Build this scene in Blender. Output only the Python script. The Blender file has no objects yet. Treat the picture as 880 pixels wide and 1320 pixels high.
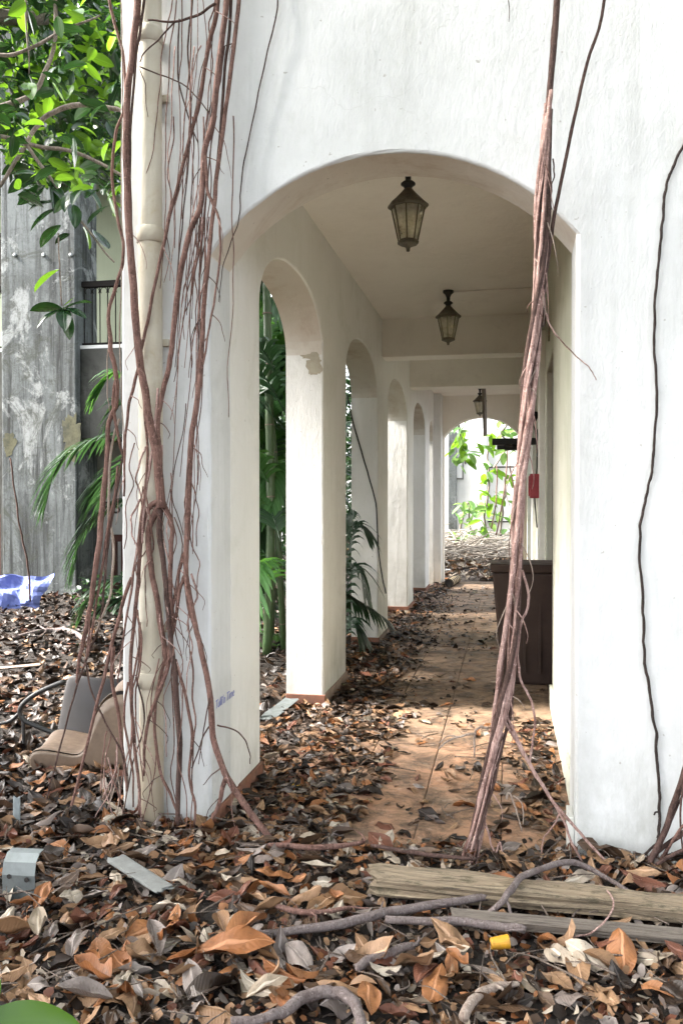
import bpy, bmesh, math, random
import numpy as np
from mathutils import Vector, Matrix, noise as mnoise

random.seed(7)
rng = np.random.default_rng(11)
scene = bpy.context.scene
col = scene.collection
R = math.radians

# ------------------------------------------------------------------ camera
CAM_H = 1.5
YAW, PITCH, F_PX = R(11.06), R(0.78), 1100.0          # focal length in pixels of the 880 x 1320 frame
cam_d = bpy.data.cameras.new('camera')
cam_d.sensor_fit = 'VERTICAL'
cam_d.sensor_height = 36.0
cam_d.lens = 36.0 * F_PX / 1320.0
cam_d.clip_start = 0.05
cam_d.clip_end = 400.0
cam = bpy.data.objects.new('camera', cam_d)
col.objects.link(cam)
cam.location = (0, 0, CAM_H)
cam.rotation_euler = (R(90) - PITCH, 0, YAW)
scene.camera = cam

# ------------------------------------------------------------------ sky, sun, exposure
SUN_EL, SUN_AZ = R(41), R(263)      # azimuth clockwise from +Y: to the left of the camera and a little behind it
world = bpy.data.worlds.new('World')
scene.world = world
world.use_nodes = True
wn, wl = world.node_tree.nodes, world.node_tree.links
wn.clear()
w_sky = wn.new('ShaderNodeTexSky')
w_sky.sky_type = 'NISHITA'
w_sky.sun_disc = False
w_sky.sun_elevation = SUN_EL
w_sky.sun_rotation = SUN_AZ
w_sky.air_density = 1.0
w_sky.dust_density = 4.0
w_sky.ozone_density = 1.0
w_hs = wn.new('ShaderNodeHueSaturation')
w_hs.inputs['Saturation'].default_value = 0.30      # thin white cloud over the blue
w_bg = wn.new('ShaderNodeBackground')
w_bg.inputs['Strength'].default_value = 0.15
w_out = wn.new('ShaderNodeOutputWorld')
wl.new(w_sky.outputs[0], w_hs.inputs['Color'])
wl.new(w_hs.outputs[0], w_bg.inputs['Color'])
wl.new(w_bg.outputs[0], w_out.inputs['Surface'])

sun_d = bpy.data.lights.new('sun', 'SUN')
sun_d.energy = 3.6
sun_d.angle = R(11)
sun_d.color = (1.0, 0.95, 0.88)
sun = bpy.data.objects.new('sun', sun_d)
col.objects.link(sun)
sd = Vector((math.sin(SUN_AZ) * math.cos(SUN_EL), math.cos(SUN_AZ) * math.cos(SUN_EL), math.sin(SUN_EL)))
sun.rotation_euler = (-sd).to_track_quat('-Z', 'Y').to_euler()
sun.location = sd * 30

scene.view_settings.view_transform = 'Standard'
scene.view_settings.look = 'None'
scene.view_settings.exposure = 2.7
scene.view_settings.gamma = 1.0
scene.view_settings.use_curve_mapping = False
scene.render.engine = 'CYCLES'
scene.cycles.use_denoising = True
scene.cycles.adaptive_threshold = 0.025
scene.cycles.max_bounces = 8
scene.cycles.diffuse_bounces = 5
scene.cycles.transparent_max_bounces = 12
scene.cycles.caustics_reflective = False
scene.cycles.caustics_refractive = False
scene.cycles.sample_clamp_indirect = 8.0

# ------------------------------------------------------------------ geometry helpers
ROT = Matrix.Rotation(YAW, 3, 'Z') @ Matrix.Rotation(R(90) - PITCH, 3, 'X')
CAM = Vector((0, 0, CAM_H))


def ray(px, py):
    return ROT @ Vector(((px - 440) / F_PX, -(py - 660) / F_PX, -1.0))


def at_y(px, py, Y):
    r = ray(px, py)
    return CAM + r * (Y / r.y)


def at_d(px, py, d):
    return CAM + ray(px, py) * d


def at_z(px, py, z=0.0):
    r = ray(px, py)
    return CAM + r * ((z - CAM_H) / r.z)


def project(p):
    q = ROT.transposed() @ (Vector(p) - CAM)
    if q.z > -0.05:
        return None
    return 440 + F_PX * q.x / -q.z, 660 - F_PX * q.y / -q.z, -q.z


def tag(o, label=None, cat=None, group=None, kind=None):
    if label:
        o['label'] = label
    if cat:
        o['category'] = cat
    if group:
        o['group'] = group
    if kind:
        o['kind'] = kind
    return o


def link(name, me, parent=None, mat=None):
    o = bpy.data.objects.new(name, me)
    col.objects.link(o)
    if parent is not None:
        o.parent = parent
        o.matrix_parent_inverse = parent_inv(parent)
    if mat is not None:
        for m in (mat if isinstance(mat, (list, tuple)) else [mat]):
            me.materials.append(m)
    return o


def world_mat(o):
    m = Matrix.LocRotScale(o.location, o.rotation_euler, o.scale)
    if o.parent:
        return world_mat(o.parent) @ o.matrix_parent_inverse @ m
    return m


def parent_inv(p):
    return world_mat(p).inverted()


def empty(name, loc, label=None, cat=None, group=None):
    o = bpy.data.objects.new(name, None)
    o.empty_display_size = 0.1
    col.objects.link(o)
    o.location = loc
    return tag(o, label, cat, group)


def mesh_np(name, V, F, uv=None, mi=None, smooth=True):
    me = bpy.data.meshes.new(name)
    me.from_pydata(V.tolist() if isinstance(V, np.ndarray) else V, [], F.tolist() if isinstance(F, np.ndarray) else F)
    if uv is not None:
        lay = me.uv_layers.new(name='UVMap')
        idx = np.empty(len(me.loops), dtype=np.int32)
        me.loops.foreach_get('vertex_index', idx)
        lay.data.foreach_set('uv', np.asarray(uv, dtype=np.float32)[idx].ravel())
    if mi is not None:
        me.polygons.foreach_set('material_index', np.asarray(mi, dtype=np.int32))
    if smooth:
        me.polygons.foreach_set('use_smooth', np.ones(len(me.polygons), dtype=bool))
    me.update()
    return me


class MB:
    """collects shapes for ONE mesh"""

    def __init__(self):
        self.v, self.f, self.m = [], [], []

    def add(self, verts, faces, mi=0):
        n = len(self.v)
        self.v += [tuple(p) for p in verts]
        self.f += [tuple(i + n for i in f) for f in faces]
        self.m += [mi] * len(faces)

    def box(self, x0, x1, y0, y1, z0, z1, mi=0, M=None, ch=0.0):
        vs = [(x, y, z) for z in (z0, z1) for x, y in ((x0, y0), (x1, y0), (x1, y1), (x0, y1))]
        if M is not None:
            vs = [M @ Vector(p) for p in vs]
        self.add(vs, [(3, 2, 1, 0), (4, 5, 6, 7), (0, 1, 5, 4), (1, 2, 6, 5), (2, 3, 7, 6), (3, 0, 4, 7)], mi)

    def tube(self, pts, rad, n=8, mi=0, cap=True, jag=0.0):
        pts = [Vector(p) for p in pts]
        if not hasattr(rad, '__len__'):
            rad = [rad] * len(pts)
        t0 = (pts[1] - pts[0]).normalized()
        up = Vector((0, 0, 1)) if abs(t0.z) < 0.9 else Vector((1, 0, 0))
        nx = t0.cross(up).normalized()
        vs = []
        for i, p in enumerate(pts):
            t = (pts[min(i + 1, len(pts) - 1)] - pts[max(i - 1, 0)]).normalized()
            nx = (nx - t * nx.dot(t)).normalized()
            ny = t.cross(nx)
            for k in range(n):
                a = 2 * math.pi * k / n
                r = rad[i] * (1 + (random.uniform(-jag, jag) if jag else 0))
                vs.append(p + (nx * math.cos(a) + ny * math.sin(a)) * r)
        fs = [(i * n + k, i * n + (k + 1) % n, (i + 1) * n + (k + 1) % n, (i + 1) * n + k) for i in range(len(pts) - 1) for k in range(n)]
        if cap:
            fs += [tuple(reversed(range(n))), tuple(range((len(pts) - 1) * n, len(pts) * n))]
        self.add(vs, fs, mi)

    def lathe(self, prof, c=(0, 0, 0), n=16, mi=0):
        vs, m = [], len(prof)
        for k in range(n):
            a = 2 * math.pi * k / n
            vs += [(c[0] + r * math.cos(a), c[1] + r * math.sin(a), c[2] + z) for r, z in prof]
        fs = [(k * m + i, ((k + 1) % n) * m + i, ((k + 1) % n) * m + i + 1, k * m + i + 1) for k in range(n) for i in range(m - 1)]
        self.add(vs, fs, mi)

    def build(self, name, mat, parent=None, smooth=False, bevel=0.0):
        me = bpy.data.meshes.new(name)
        me.from_pydata(self.v, [], self.f)
        me.polygons.foreach_set('material_index', self.m)
        if smooth:
            me.polygons.foreach_set('use_smooth', [True] * len(me.polygons))
        me.update()
        o = link(name, me, parent, mat)
        if bevel:
            b = o.modifiers.new('bevel', 'BEVEL')
            b.width = bevel
            b.segments = 2
            b.limit_method = 'ANGLE'
            b.angle_limit = R(35)
        return o


def spline(pts, per=5, wig=0.0, seed=0.0):
    pts = [Vector(p) for p in pts]
    P = [pts[0] * 2 - pts[1]] + pts + [pts[-1] * 2 - pts[-2]]
    out = []
    for i in range(1, len(P) - 2):
        a, b, c, d = P[i - 1:i + 3]
        for k in range(per):
            t = k / per
            out.append(0.5 * ((2 * b) + (c - a) * t + (2 * a - 5 * b + 4 * c - d) * t * t + (3 * b - a - 3 * c + d) * t ** 3))
    out.append(pts[-1])
    if wig:
        for i, p in enumerate(out):
            q = Vector((seed * 3.1, seed * 1.7, i * 0.33))
            out[i] = p + Vector((mnoise.noise(q), mnoise.noise(q + Vector((9, 0, 0))), mnoise.noise(q + Vector((0, 9, 0))))) * wig
    return out


def lerp_list(vals, n):
    return list(np.interp(np.linspace(0, 1, n), np.linspace(0, 1, len(vals)), vals))


# ------------------------------------------------------------------ materials
class NT:
    def __init__(self, name):
        self.m = bpy.data.materials.new(name)
        self.m.use_nodes = True
        self.t = self.m.node_tree
        self.n = self.t.nodes
        self.n.clear()
        self.out = self.n.new('ShaderNodeOutputMaterial')
        self.b = self.n.new('ShaderNodeBsdfPrincipled')
        self.t.links.new(self.b.outputs[0], self.out.inputs[0])
        self.pos = self.n.new('ShaderNodeTexCoord').outputs['Object']

    def l(self, a, b):
        self.t.links.new(a, b)

    def put(self, sock, v):
        if isinstance(v, bpy.types.NodeSocket):
            self.l(v, sock)
        elif isinstance(v, (tuple, list)) and len(v) == 3 and sock.type == 'RGBA':
            sock.default_value = (*v, 1)
        else:
            sock.default_value = v

    def scaled(self, s, vec=None, rot=None):
        n = self.n.new('ShaderNodeMapping')
        n.inputs['Scale'].default_value = s if isinstance(s, (tuple, list)) else (s, s, s)
        if rot:
            n.inputs['Rotation'].default_value = rot
        self.l(vec or self.pos, n.inputs[0])
        return n.outputs[0]

    def noise(self, scale, detail=5, rough=0.6, vec=None, dist=0.0):
        n = self.n.new('ShaderNodeTexNoise')
        n.inputs['Scale'].default_value = scale
        n.inputs['Detail'].default_value = detail
        n.inputs['Roughness'].default_value = rough
        n.inputs['Distortion'].default_value = dist
        self.l(vec or self.pos, n.inputs['Vector'])
        return n.outputs['Fac']

    def ramp(self, fac, stops):
        n = self.n.new('ShaderNodeValToRGB')
        e = n.color_ramp.elements
        while len(e) > 1:
            e.remove(e[-1])
        for i, (p, c) in enumerate(stops):
            el = e[0] if i == 0 else e.new(p)
            el.position = p
            el.color = (c, c, c, 1) if not hasattr(c, '__len__') else (*c, 1)
        self.put(n.inputs[0], fac)
        return n.outputs[0]

    def mix(self, fac, a, b, mode='MIX'):
        n = self.n.new('ShaderNodeMix')
        n.data_type = 'RGBA'
        n.blend_type = mode
        n.clamp_result = False
        self.put(n.inputs[0], fac)
        self.put(n.inputs[6], a)
        self.put(n.inputs[7], b)
        return n.outputs[2]

    def math(self, op, a, b=0.5, c=None):
        n = self.n.new('ShaderNodeMath')
        n.operation = op
        self.put(n.inputs[0], a)
        self.put(n.inputs[1], b)
        if c is not None:
            self.put(n.inputs[2], c)
        return n.outputs[0]

    def bump(self, h, strength=0.3, dist=0.01, prev=None):
        n = self.n.new('ShaderNodeBump')
        n.inputs['Strength'].default_value = strength
        n.inputs['Distance'].default_value = dist
        self.put(n.inputs['Height'], h)
        if prev is not None:
            self.l(prev, n.inputs['Normal'])
        return n.outputs[0]

    def sep(self, vec=None):
        n = self.n.new('ShaderNodeSeparateXYZ')
        self.l(vec or self.pos, n.inputs[0])
        return n.outputs

    def done(self, colr=None, rough=None, normal=None, **kw):
        if colr is not None:
            self.put(self.b.inputs['Base Color'], colr)
        if rough is not None:
            self.put(self.b.inputs['Roughness'], rough)
        if normal is not None:
            self.l(normal, self.b.inputs['Normal'])
        for k, v in kw.items():
            self.put(self.b.inputs[k.replace('_', ' ')], v)
        return self.m


def stucco(name, base, stain, s_amt=0.5, mould=None, m_amt=0.0, streak=True, low=0.0, bump=0.35, low_col=(0.20, 0.20, 0.15)):
    t = NT(name)
    c = t.mix(t.ramp(t.noise(0.9, 6, 0.65), [(0.42, 0.0), (0.75, s_amt)]), base, stain)
    if streak:
        v = t.scaled((7.0, 7.0, 0.35))
        c = t.mix(t.ramp(t.noise(1.3, 6, 0.7, v, 0.6), [(0.50, 0.0), (0.80, s_amt * 0.85)]), c, stain)
    if mould:
        f = t.math('MULTIPLY', t.ramp(t.noise(1.6, 8, 0.75, None, 0.8), [(0.50, 0.0), (0.66, m_amt)]), t.ramp(t.noise(9, 4, 0.7), [(0.35, 0.2), (0.6, 1.0)]))
        c = t.mix(f, c, mould)
    if low:
        z = t.sep()[2]
        g = t.n.new('ShaderNodeMapRange')
        t.l(z, g.inputs[0])
        g.inputs[1].default_value, g.inputs[2].default_value, g.inputs[3].default_value, g.inputs[4].default_value = 0.0, 0.75, 1.0, 0.0
        f = t.math('MULTIPLY', g.outputs[0], t.ramp(t.noise(5, 7, 0.7, t.scaled((1, 1, 0.5))), [(0.35, 0.0), (0.7, low)]))
        c = t.mix(f, c, low_col)
    spk = t.ramp(t.noise(38, 2, 0.5), [(0.235, 0.5), (0.26, 0.0)])
    c = t.mix(spk, c, (0.25, 0.22, 0.18))
    crk = t.n.new('ShaderNodeTexVoronoi')
    crk.feature = 'DISTANCE_TO_EDGE'
    crk.inputs['Scale'].default_value = 0.9
    warp = t.n.new('ShaderNodeVectorMath')
    warp.operation = 'MULTIPLY_ADD'
    nz = t.n.new('ShaderNodeTexNoise')
    nz.inputs['Scale'].default_value = 3.0
    nz.inputs['Detail'].default_value = 6
    t.l(t.pos, nz.inputs['Vector'])
    t.l(nz.outputs['Color'], warp.inputs[0])
    warp.inputs[1].default_value = (0.5, 0.5, 0.5)
    t.l(t.pos, warp.inputs[2])
    t.l(warp.outputs[0], crk.inputs['Vector'])
    cf = t.math('MULTIPLY', t.ramp(crk.outputs['Distance'], [(0.0, 1.0), (0.0025, 0.0)]), t.ramp(t.noise(0.8, 3), [(0.56, 0.0), (0.62, 0.16)]))
    c = t.mix(cf, c, (0.22, 0.2, 0.17))
    n1 = t.bump(t.noise(7, 6, 0.65, t.scaled((1, 1, 0.45))), 0.35, 0.03)
    n2 = t.bump(t.noise(110, 4, 0.7, t.scaled((1, 1, 0.6))), bump, 0.006, n1)
    return t.done(c, 0.85, n2)


M = {}
M['white'] = stucco('white_stucco', (0.665, 0.668, 0.665), (0.45, 0.455, 0.44), 0.65, (0.30, 0.31, 0.27), 0.22, low=0.7)
M['inner'] = stucco('cream_stucco', (0.77, 0.76, 0.735), (0.60, 0.57, 0.51), 0.38, (0.30, 0.31, 0.20), 0.22, low=0.6)
M['green_wall'] = stucco('algae_stucco', (0.62, 0.61, 0.52), (0.40, 0.42, 0.28), 0.65, (0.24, 0.28, 0.14), 0.35, low=0.6)
M['ceil'] = stucco('ceiling_plaster', (0.82, 0.785, 0.735), (0.66, 0.61, 0.55), 0.35, (0.25, 0.22, 0.18), 0.10, streak=False)
M['beam'] = stucco('beam_plaster', (0.82, 0.79, 0.74), (0.64, 0.60, 0.53), 0.35, (0.25, 0.22, 0.18), 0.14, streak=False)
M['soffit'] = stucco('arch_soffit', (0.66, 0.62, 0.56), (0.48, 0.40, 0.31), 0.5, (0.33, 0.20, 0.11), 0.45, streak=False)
def concrete(name, base, dark, pale, olive):
    t = NT(name)
    big = t.ramp(t.noise(0.55, 8, 0.72, None, 1.2), [(0.40, 0.0), (0.58, 1.0)])
    c = t.mix(big, base, tuple(0.55 * x + 0.45 * y for x, y in zip(base, dark)))
    drip = t.noise(2.0, 7, 0.75, t.scaled((3.2, 3.2, 0.14)), 0.5)
    c = t.mix(t.ramp(drip, [(0.46, 0.0), (0.60, 0.95)]), c, dark)
    c = t.mix(t.ramp(t.noise(1.1, 8, 0.75, t.scaled((1, 1, 0.7)), 0.9), [(0.53, 0.0), (0.59, 0.8)]), c, pale)
    c = t.mix(t.math('MULTIPLY', t.ramp(t.noise(2.3, 8, 0.8, None, 1.0), [(0.52, 0.0), (0.62, 1.0)]), 0.75), c, olive)
    c = t.mix(t.ramp(t.noise(26, 6, 0.75), [(0.5, 0.0), (0.68, 0.5)]), c, dark)
    return t.done(c, 0.9, t.bump(t.noise(30, 7, 0.75), 0.5, 0.02))


M['grey_wall'] = concrete('weathered_concrete', (0.14, 0.155, 0.155), (0.016, 0.018, 0.018), (0.30, 0.315, 0.31), (0.035, 0.039, 0.027))
M['slab'] = stucco('mouldy_slab', (0.079, 0.079, 0.071), (0.026, 0.027, 0.022), 1.3, (0.009, 0.010, 0.007), 1.0)
M['pale_green'] = stucco('pale_green_plaster', (0.420, 0.462, 0.336), (0.315, 0.350, 0.252), 0.4, None, 0)
M['dark_wall'] = stucco('dark_room_plaster', (0.10, 0.095, 0.09), (0.05, 0.05, 0.05), 0.6)


def simple(name, base, rough=0.6, var=0.35, scale=14, bump=0.15, metal=0.0, dark=(0.03, 0.025, 0.02), **kw):
    t = NT(name)
    c = t.mix(t.ramp(t.noise(scale, 6, 0.7), [(0.4, 0.0), (0.75, var)]), base, dark)
    r = t.ramp(t.noise(scale * 2, 4), [(0.3, max(0.0, rough - 0.12)), (0.7, min(1.0, rough + 0.15))])
    return t.done(c, r, t.bump(t.noise(scale * 4, 5, 0.7), bump, 0.004), Metallic=metal, **kw)


M['pipe'] = stucco('cream_pipe', (0.57, 0.53, 0.44), (0.40, 0.34, 0.245), 0.9, (0.34, 0.235, 0.11), 0.65, streak=True, low=0.7, bump=0.08, low_col=(0.46, 0.31, 0.14))
M['iron'] = simple('dark_iron', (0.012, 0.011, 0.010), 0.85, 0.3, 30, dark=(0.03, 0.02, 0.015), Specular_IOR_Level=0.15)
M['lantern'] = simple('verdigris_metal', (0.13, 0.115, 0.085), 0.55, 0.55, 60, 0.3, 0.5, dark=(0.045, 0.05, 0.04))
M['bulb'] = simple('old_bulb', (0.85, 0.80, 0.65), 0.25, 0.05, 30, 0.0, dark=(0.5, 0.4, 0.2))
M['black_metal'] = simple('black_metal', (0.012, 0.012, 0.012), 0.5, 0.4, 20, dark=(0.04, 0.03, 0.025))
M['bin'] = simple('dark_brown_plastic', (0.040, 0.024, 0.019), 0.6, 0.6, 5, 0.15, dark=(0.075, 0.052, 0.042), Specular_IOR_Level=0.25)
M['door'] = simple('dark_door', (0.055, 0.038, 0.03), 0.45, 0.5, 9, dark=(0.02, 0.015, 0.012))
M['red_paint'] = simple('red_paint', (0.35, 0.035, 0.045), 0.45, 0.4, 25, dark=(0.12, 0.02, 0.02))
M['white_paint'] = simple('white_paint', (0.75, 0.73, 0.68), 0.5, 0.3, 9, dark=(0.4, 0.35, 0.27))
M['blue'] = simple('blue_plastic', (0.15, 0.185, 0.42), 0.6, 0.15, 3, dark=(0.11, 0.14, 0.36), Specular_IOR_Level=0.2)
M['chair_brown'] = simple('brown_plastic', (0.015, 0.011, 0.011), 0.5, 0.6, 7, 0.05, dark=(0.028, 0.024, 0.021))
M['chair_tan'] = simple('tan_plastic', (0.158, 0.112, 0.079), 0.5, 0.7, 8, 0.05, dark=(0.072, 0.047, 0.032))
M['grey_metal'] = simple('galvanised', (0.192, 0.211, 0.211), 0.45, 0.55, 11, 0.1, 0.5, dark=(0.060, 0.066, 0.060))
M['grey_board'] = simple('grey_board', (0.171, 0.176, 0.167), 0.8, 0.5, 16, 0.3, dark=(0.066, 0.060, 0.050))
M['yellow'] = simple('yellow_plastic', (0.50, 0.25, 0.012), 0.5, 0.75, 38, dark=(0.22, 0.11, 0.02))
M['duct'] = simple('tan_duct', (0.42, 0.33, 0.2), 0.7, 0.4, 20, dark=(0.15, 0.1, 0.06))
M['terra_skirt'] = simple('terracotta_skirting', (0.21, 0.085, 0.05), 0.8, 0.85, 14, 0.2, dark=(0.10, 0.065, 0.05))
M['dirty_skirt'] = simple('dirty_skirting', (0.30, 0.22, 0.18), 0.8, 0.6, 12, 0.2, dark=(0.12, 0.09, 0.07))
M['cable'] = simple('black_cable', (0.02, 0.018, 0.016), 0.6, 0.3, 40, dark=(0.05, 0.04, 0.03))
M['ink_blue'] = simple('blue_ink', (0.16, 0.18, 0.45), 0.7, 0.3, 60, dark=(0.4, 0.4, 0.6))
M['ink_black'] = simple('black_spray', (0.02, 0.02, 0.022), 0.7, 0.2, 60)
M['pvc_white'] = simple('white_sheet', (0.72, 0.72, 0.72), 0.5, 0.3, 10, dark=(0.5, 0.45, 0.4))


def glass_mat():
    t = NT('dusty_glass')
    t.done((0.85, 0.83, 0.76), 0.10, None)
    tl = t.n.new('ShaderNodeBsdfTranslucent')
    tl.inputs[0].default_value = (0.95, 0.92, 0.82, 1)
    m0 = t.n.new('ShaderNodeMixShader')
    m0.inputs[0].default_value = 0.6
    t.l(t.b.outputs[0], m0.inputs[1])
    t.l(tl.outputs[0], m0.inputs[2])
    tr = t.n.new('ShaderNodeBsdfTransparent')
    tr.inputs[0].default_value = (0.98, 0.97, 0.93, 1)
    ms = t.n.new('ShaderNodeMixShader')
    t.put(ms.inputs[0], t.ramp(t.noise(18, 5, 0.7), [(0.35, 0.55), (0.75, 0.85)]))
    t.l(m0.outputs[0], ms.inputs[1])
    t.l(tr.outputs[0], ms.inputs[2])
    t.l(ms.outputs[0], t.out.inputs[0])
    return t.m


M['glass'] = glass_mat()


def terracotta():
    t = NT('terracotta_tile')
    r = t.n.new('ShaderNodeObjectInfo').outputs['Random']
    c = t.ramp(r, [(0.0, (0.42, 0.20, 0.105)), (0.5, (0.46, 0.24, 0.14)), (1.0, (0.38, 0.19, 0.11))])
    geo = t.n.new('ShaderNodeNewGeometry').outputs['Position']
    c = t.mix(t.ramp(t.noise(2.2, 7, 0.7, geo), [(0.35, 0.0), (0.7, 0.75)]), c, (0.20, 0.155, 0.12))
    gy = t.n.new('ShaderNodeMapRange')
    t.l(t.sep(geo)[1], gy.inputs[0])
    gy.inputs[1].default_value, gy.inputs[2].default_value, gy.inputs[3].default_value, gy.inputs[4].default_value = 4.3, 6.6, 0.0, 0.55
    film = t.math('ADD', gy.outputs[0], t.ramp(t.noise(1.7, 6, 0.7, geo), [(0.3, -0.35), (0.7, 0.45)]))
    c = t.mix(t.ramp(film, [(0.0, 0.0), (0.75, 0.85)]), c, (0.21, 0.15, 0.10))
    c = t.mix(t.ramp(t.noise(5.0, 8, 0.8, geo, 0.5), [(0.44, 0.0), (0.60, 0.88)]), c, (0.05, 0.036, 0.026))
    c = t.mix(t.ramp(t.noise(12.0, 6, 0.7, geo), [(0.58, 0.0), (0.75, 0.5)]), c, (0.52, 0.40, 0.32))
    return t.done(c, t.ramp(t.noise(9, 4, 0.6, geo), [(0.3, 0.55), (0.7, 0.9)]), t.bump(t.noise(60, 5, 0.7, geo), 0.25, 0.004), Specular_IOR_Level=0.25)


M['tile'] = terracotta()


def soil(name, a, b, c3):
    t = NT(name)
    c = t.mix(t.noise(6, 8, 0.75), a, b)
    c = t.mix(t.ramp(t.noise(60, 5, 0.75), [(0.5, 0.0), (0.68, 0.9)]), c, c3)
    return t.done(c, 0.95, t.bump(t.noise(45, 8, 0.8), 0.9, 0.03))


M['soil'] = soil('soil', (0.010, 0.007, 0.005), (0.024, 0.016, 0.011), (0.055, 0.038, 0.026))
M['grout'] = soil('grout', (0.12, 0.085, 0.062), (0.19, 0.13, 0.095), (0.2, 0.15, 0.12))


def bark(name, a, b, dark, scale=30.0):
    t = NT(name)
    fine = t.noise(scale * 5.0, 6, 0.75, t.scaled((1, 1, 0.10)), 0.3)
    n1 = t.noise(scale * 0.7, 6, 0.7, t.scaled((1, 1, 0.22)))
    c = t.mix(t.ramp(n1, [(0.3, 0.0), (0.7, 1.0)]), a, b)
    c = t.mix(t.ramp(fine, [(0.36, 0.85), (0.52, 0.0)]), c, dark)
    c = t.mix(t.ramp(t.noise(13, 6, 0.75), [(0.50, 0.0), (0.66, 0.7)]), c, dark)
    c = t.mix(t.ramp(t.noise(85, 5, 0.7), [(0.56, 0.0), (0.68, 0.65)]), c, tuple(min(1, x * 1.9) for x in b))
    ring = t.noise(scale * 3.0, 4, 0.7, t.scaled((0.3, 0.3, 2.2)))
    h = t.math('ADD', t.math('MULTIPLY', fine, 1.3), t.math('MULTIPLY', ring, 0.6))
    return t.done(c, 0.8, t.bump(h, 0.9, 0.008), Specular_IOR_Level=0.2)


M['root'] = bark('root_bark', (0.16, 0.082, 0.064), (0.245, 0.145, 0.12), (0.05, 0.026, 0.02))
M['root_dark'] = bark('root_bark_dark', (0.075, 0.043, 0.036), (0.12, 0.075, 0.063), (0.026, 0.015, 0.012))
M['root_pink'] = bark('root_bark_pink', (0.34, 0.205, 0.175), (0.50, 0.35, 0.31), (0.125, 0.062, 0.052))
M['root_pale'] = bark('root_bark_pale', (0.312, 0.240, 0.198), (0.360, 0.300, 0.252), (0.180, 0.120, 0.090))
M['vine_black'] = bark('thin_vine', (0.035, 0.025, 0.022), (0.055, 0.04, 0.035), (0.02, 0.014, 0.012))
M['trunk'] = bark('tree_bark', (0.16, 0.13, 0.11), (0.25, 0.21, 0.18), (0.07, 0.055, 0.045), 12)
M['branch'] = bark('dead_branch', (0.159, 0.126, 0.119), (0.206, 0.173, 0.164), (0.080, 0.056, 0.051))
M['brush'] = bark('bleached_brush', (0.34, 0.30, 0.26), (0.50, 0.46, 0.41), (0.14, 0.11, 0.09))
M['twig'] = bark('twig', (0.120, 0.090, 0.072), (0.216, 0.174, 0.144), (0.042, 0.030, 0.024))


def wood(name, a, b, dark, moss):
    t = NT(name)
    tc = t.n.new('ShaderNodeTexCoord').outputs['UV']
    g = t.noise(3.0, 8, 0.8, t.scaled((0.9, 22.0, 1.0), tc), 0.8)
    g2 = t.noise(5.0, 6, 0.75, t.scaled((1.1, 48.0, 1.0), tc), 0.5)
    c = t.mix(t.ramp(g, [(0.32, 0.0), (0.68, 1.0)]), a, b)
    c = t.mix(t.ramp(g2, [(0.36, 0.95), (0.47, 0.0)]), c, dark)
    c = t.mix(t.ramp(t.noise(2.2, 8, 0.8, t.scaled((3, 9, 1), tc)), [(0.50, 0.0), (0.62, 0.85)]), c, moss)
    return t.done(c, 0.9, t.bump(t.math('ADD', g, g2), 1.0, 0.02))


M['timber'] = wood('weathered_timber', (0.276, 0.201, 0.127), (0.483, 0.385, 0.265), (0.032, 0.023, 0.015), (0.086, 0.075, 0.040))
M['plank'] = wood('grey_plank', (0.19, 0.155, 0.125), (0.27, 0.23, 0.19), (0.05, 0.037, 0.028), (0.12, 0.095, 0.07))


def dead_leaf(name, a, b, rough=0.55):
    t = NT(name)
    oi = t.n.new('ShaderNodeObjectInfo').outputs['Random']
    isl = t.n.new('ShaderNodeNewGeometry').outputs['Random Per Island']
    r = t.math('FRACT', t.math('ADD', oi, isl), 0.0)
    geo = t.n.new('ShaderNodeNewGeometry').outputs['Position']
    c = t.mix(r, a, b)
    c = t.mix(t.ramp(t.noise(22, 6, 0.7, geo), [(0.45, 0.0), (0.75, 0.6)]), c, tuple(x * 0.42 for x in a))
    c = t.mix(t.ramp(t.noise(75, 4, 0.7, geo), [(0.60, 0.0), (0.70, 0.55)]), c, (0.05, 0.03, 0.02))
    uv = t.n.new('ShaderNodeTexCoord').outputs['UV']
    s = t.sep(uv)
    d = t.math('ABSOLUTE', t.math('SUBTRACT', s[1], 0.5), 0.0)
    rib = t.ramp(d, [(0.0, 1.0), (0.035, 0.9), (0.06, 0.0)])
    vein = t.math('SINE', t.math('MULTIPLY', t.math('ADD', s[0], t.math('MULTIPLY', d, -0.35)), 95.0), 0.0)
    c = t.mix(t.math('MULTIPLY', rib, 0.55), c, tuple(min(1, x * 1.7 + 0.05) for x in b))
    h = t.math('ADD', t.math('MULTIPLY', rib, 1.2), t.math('MULTIPLY', vein, 0.12))
    h = t.math('ADD', h, t.math('MULTIPLY', t.noise(40, 4, 0.6, geo), 0.8))
    t.done(c, rough, t.bump(h, 0.55, 0.004))
    t.b.inputs['Specular IOR Level'].default_value = 0.22
    return t.m


LEAF_COL = {
    'tan': ((0.17, 0.092, 0.046), (0.27, 0.165, 0.095)),
    'orange brown': ((0.19, 0.07, 0.024), (0.27, 0.12, 0.05)),
    'grey': ((0.13, 0.10, 0.085), (0.22, 0.185, 0.165)),
    'cream': ((0.26, 0.205, 0.15), (0.42, 0.36, 0.29)),
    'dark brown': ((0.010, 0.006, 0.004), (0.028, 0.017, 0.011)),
    'reddish brown': ((0.085, 0.029, 0.016), (0.145, 0.06, 0.037)),
    'mid brown': ((0.045, 0.025, 0.015), (0.09, 0.054, 0.032)),
    'yellow': ((0.50, 0.30, 0.02), (0.55, 0.36, 0.04)),
}
LC = list(LEAF_COL)
LEAFM = [dead_leaf(k.replace(' ', '_') + '_dead_leaf', *LEAF_COL[k], rough=0.34 if k in ('grey', 'mid brown', 'dark brown') else 0.48) for k in LC]


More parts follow.
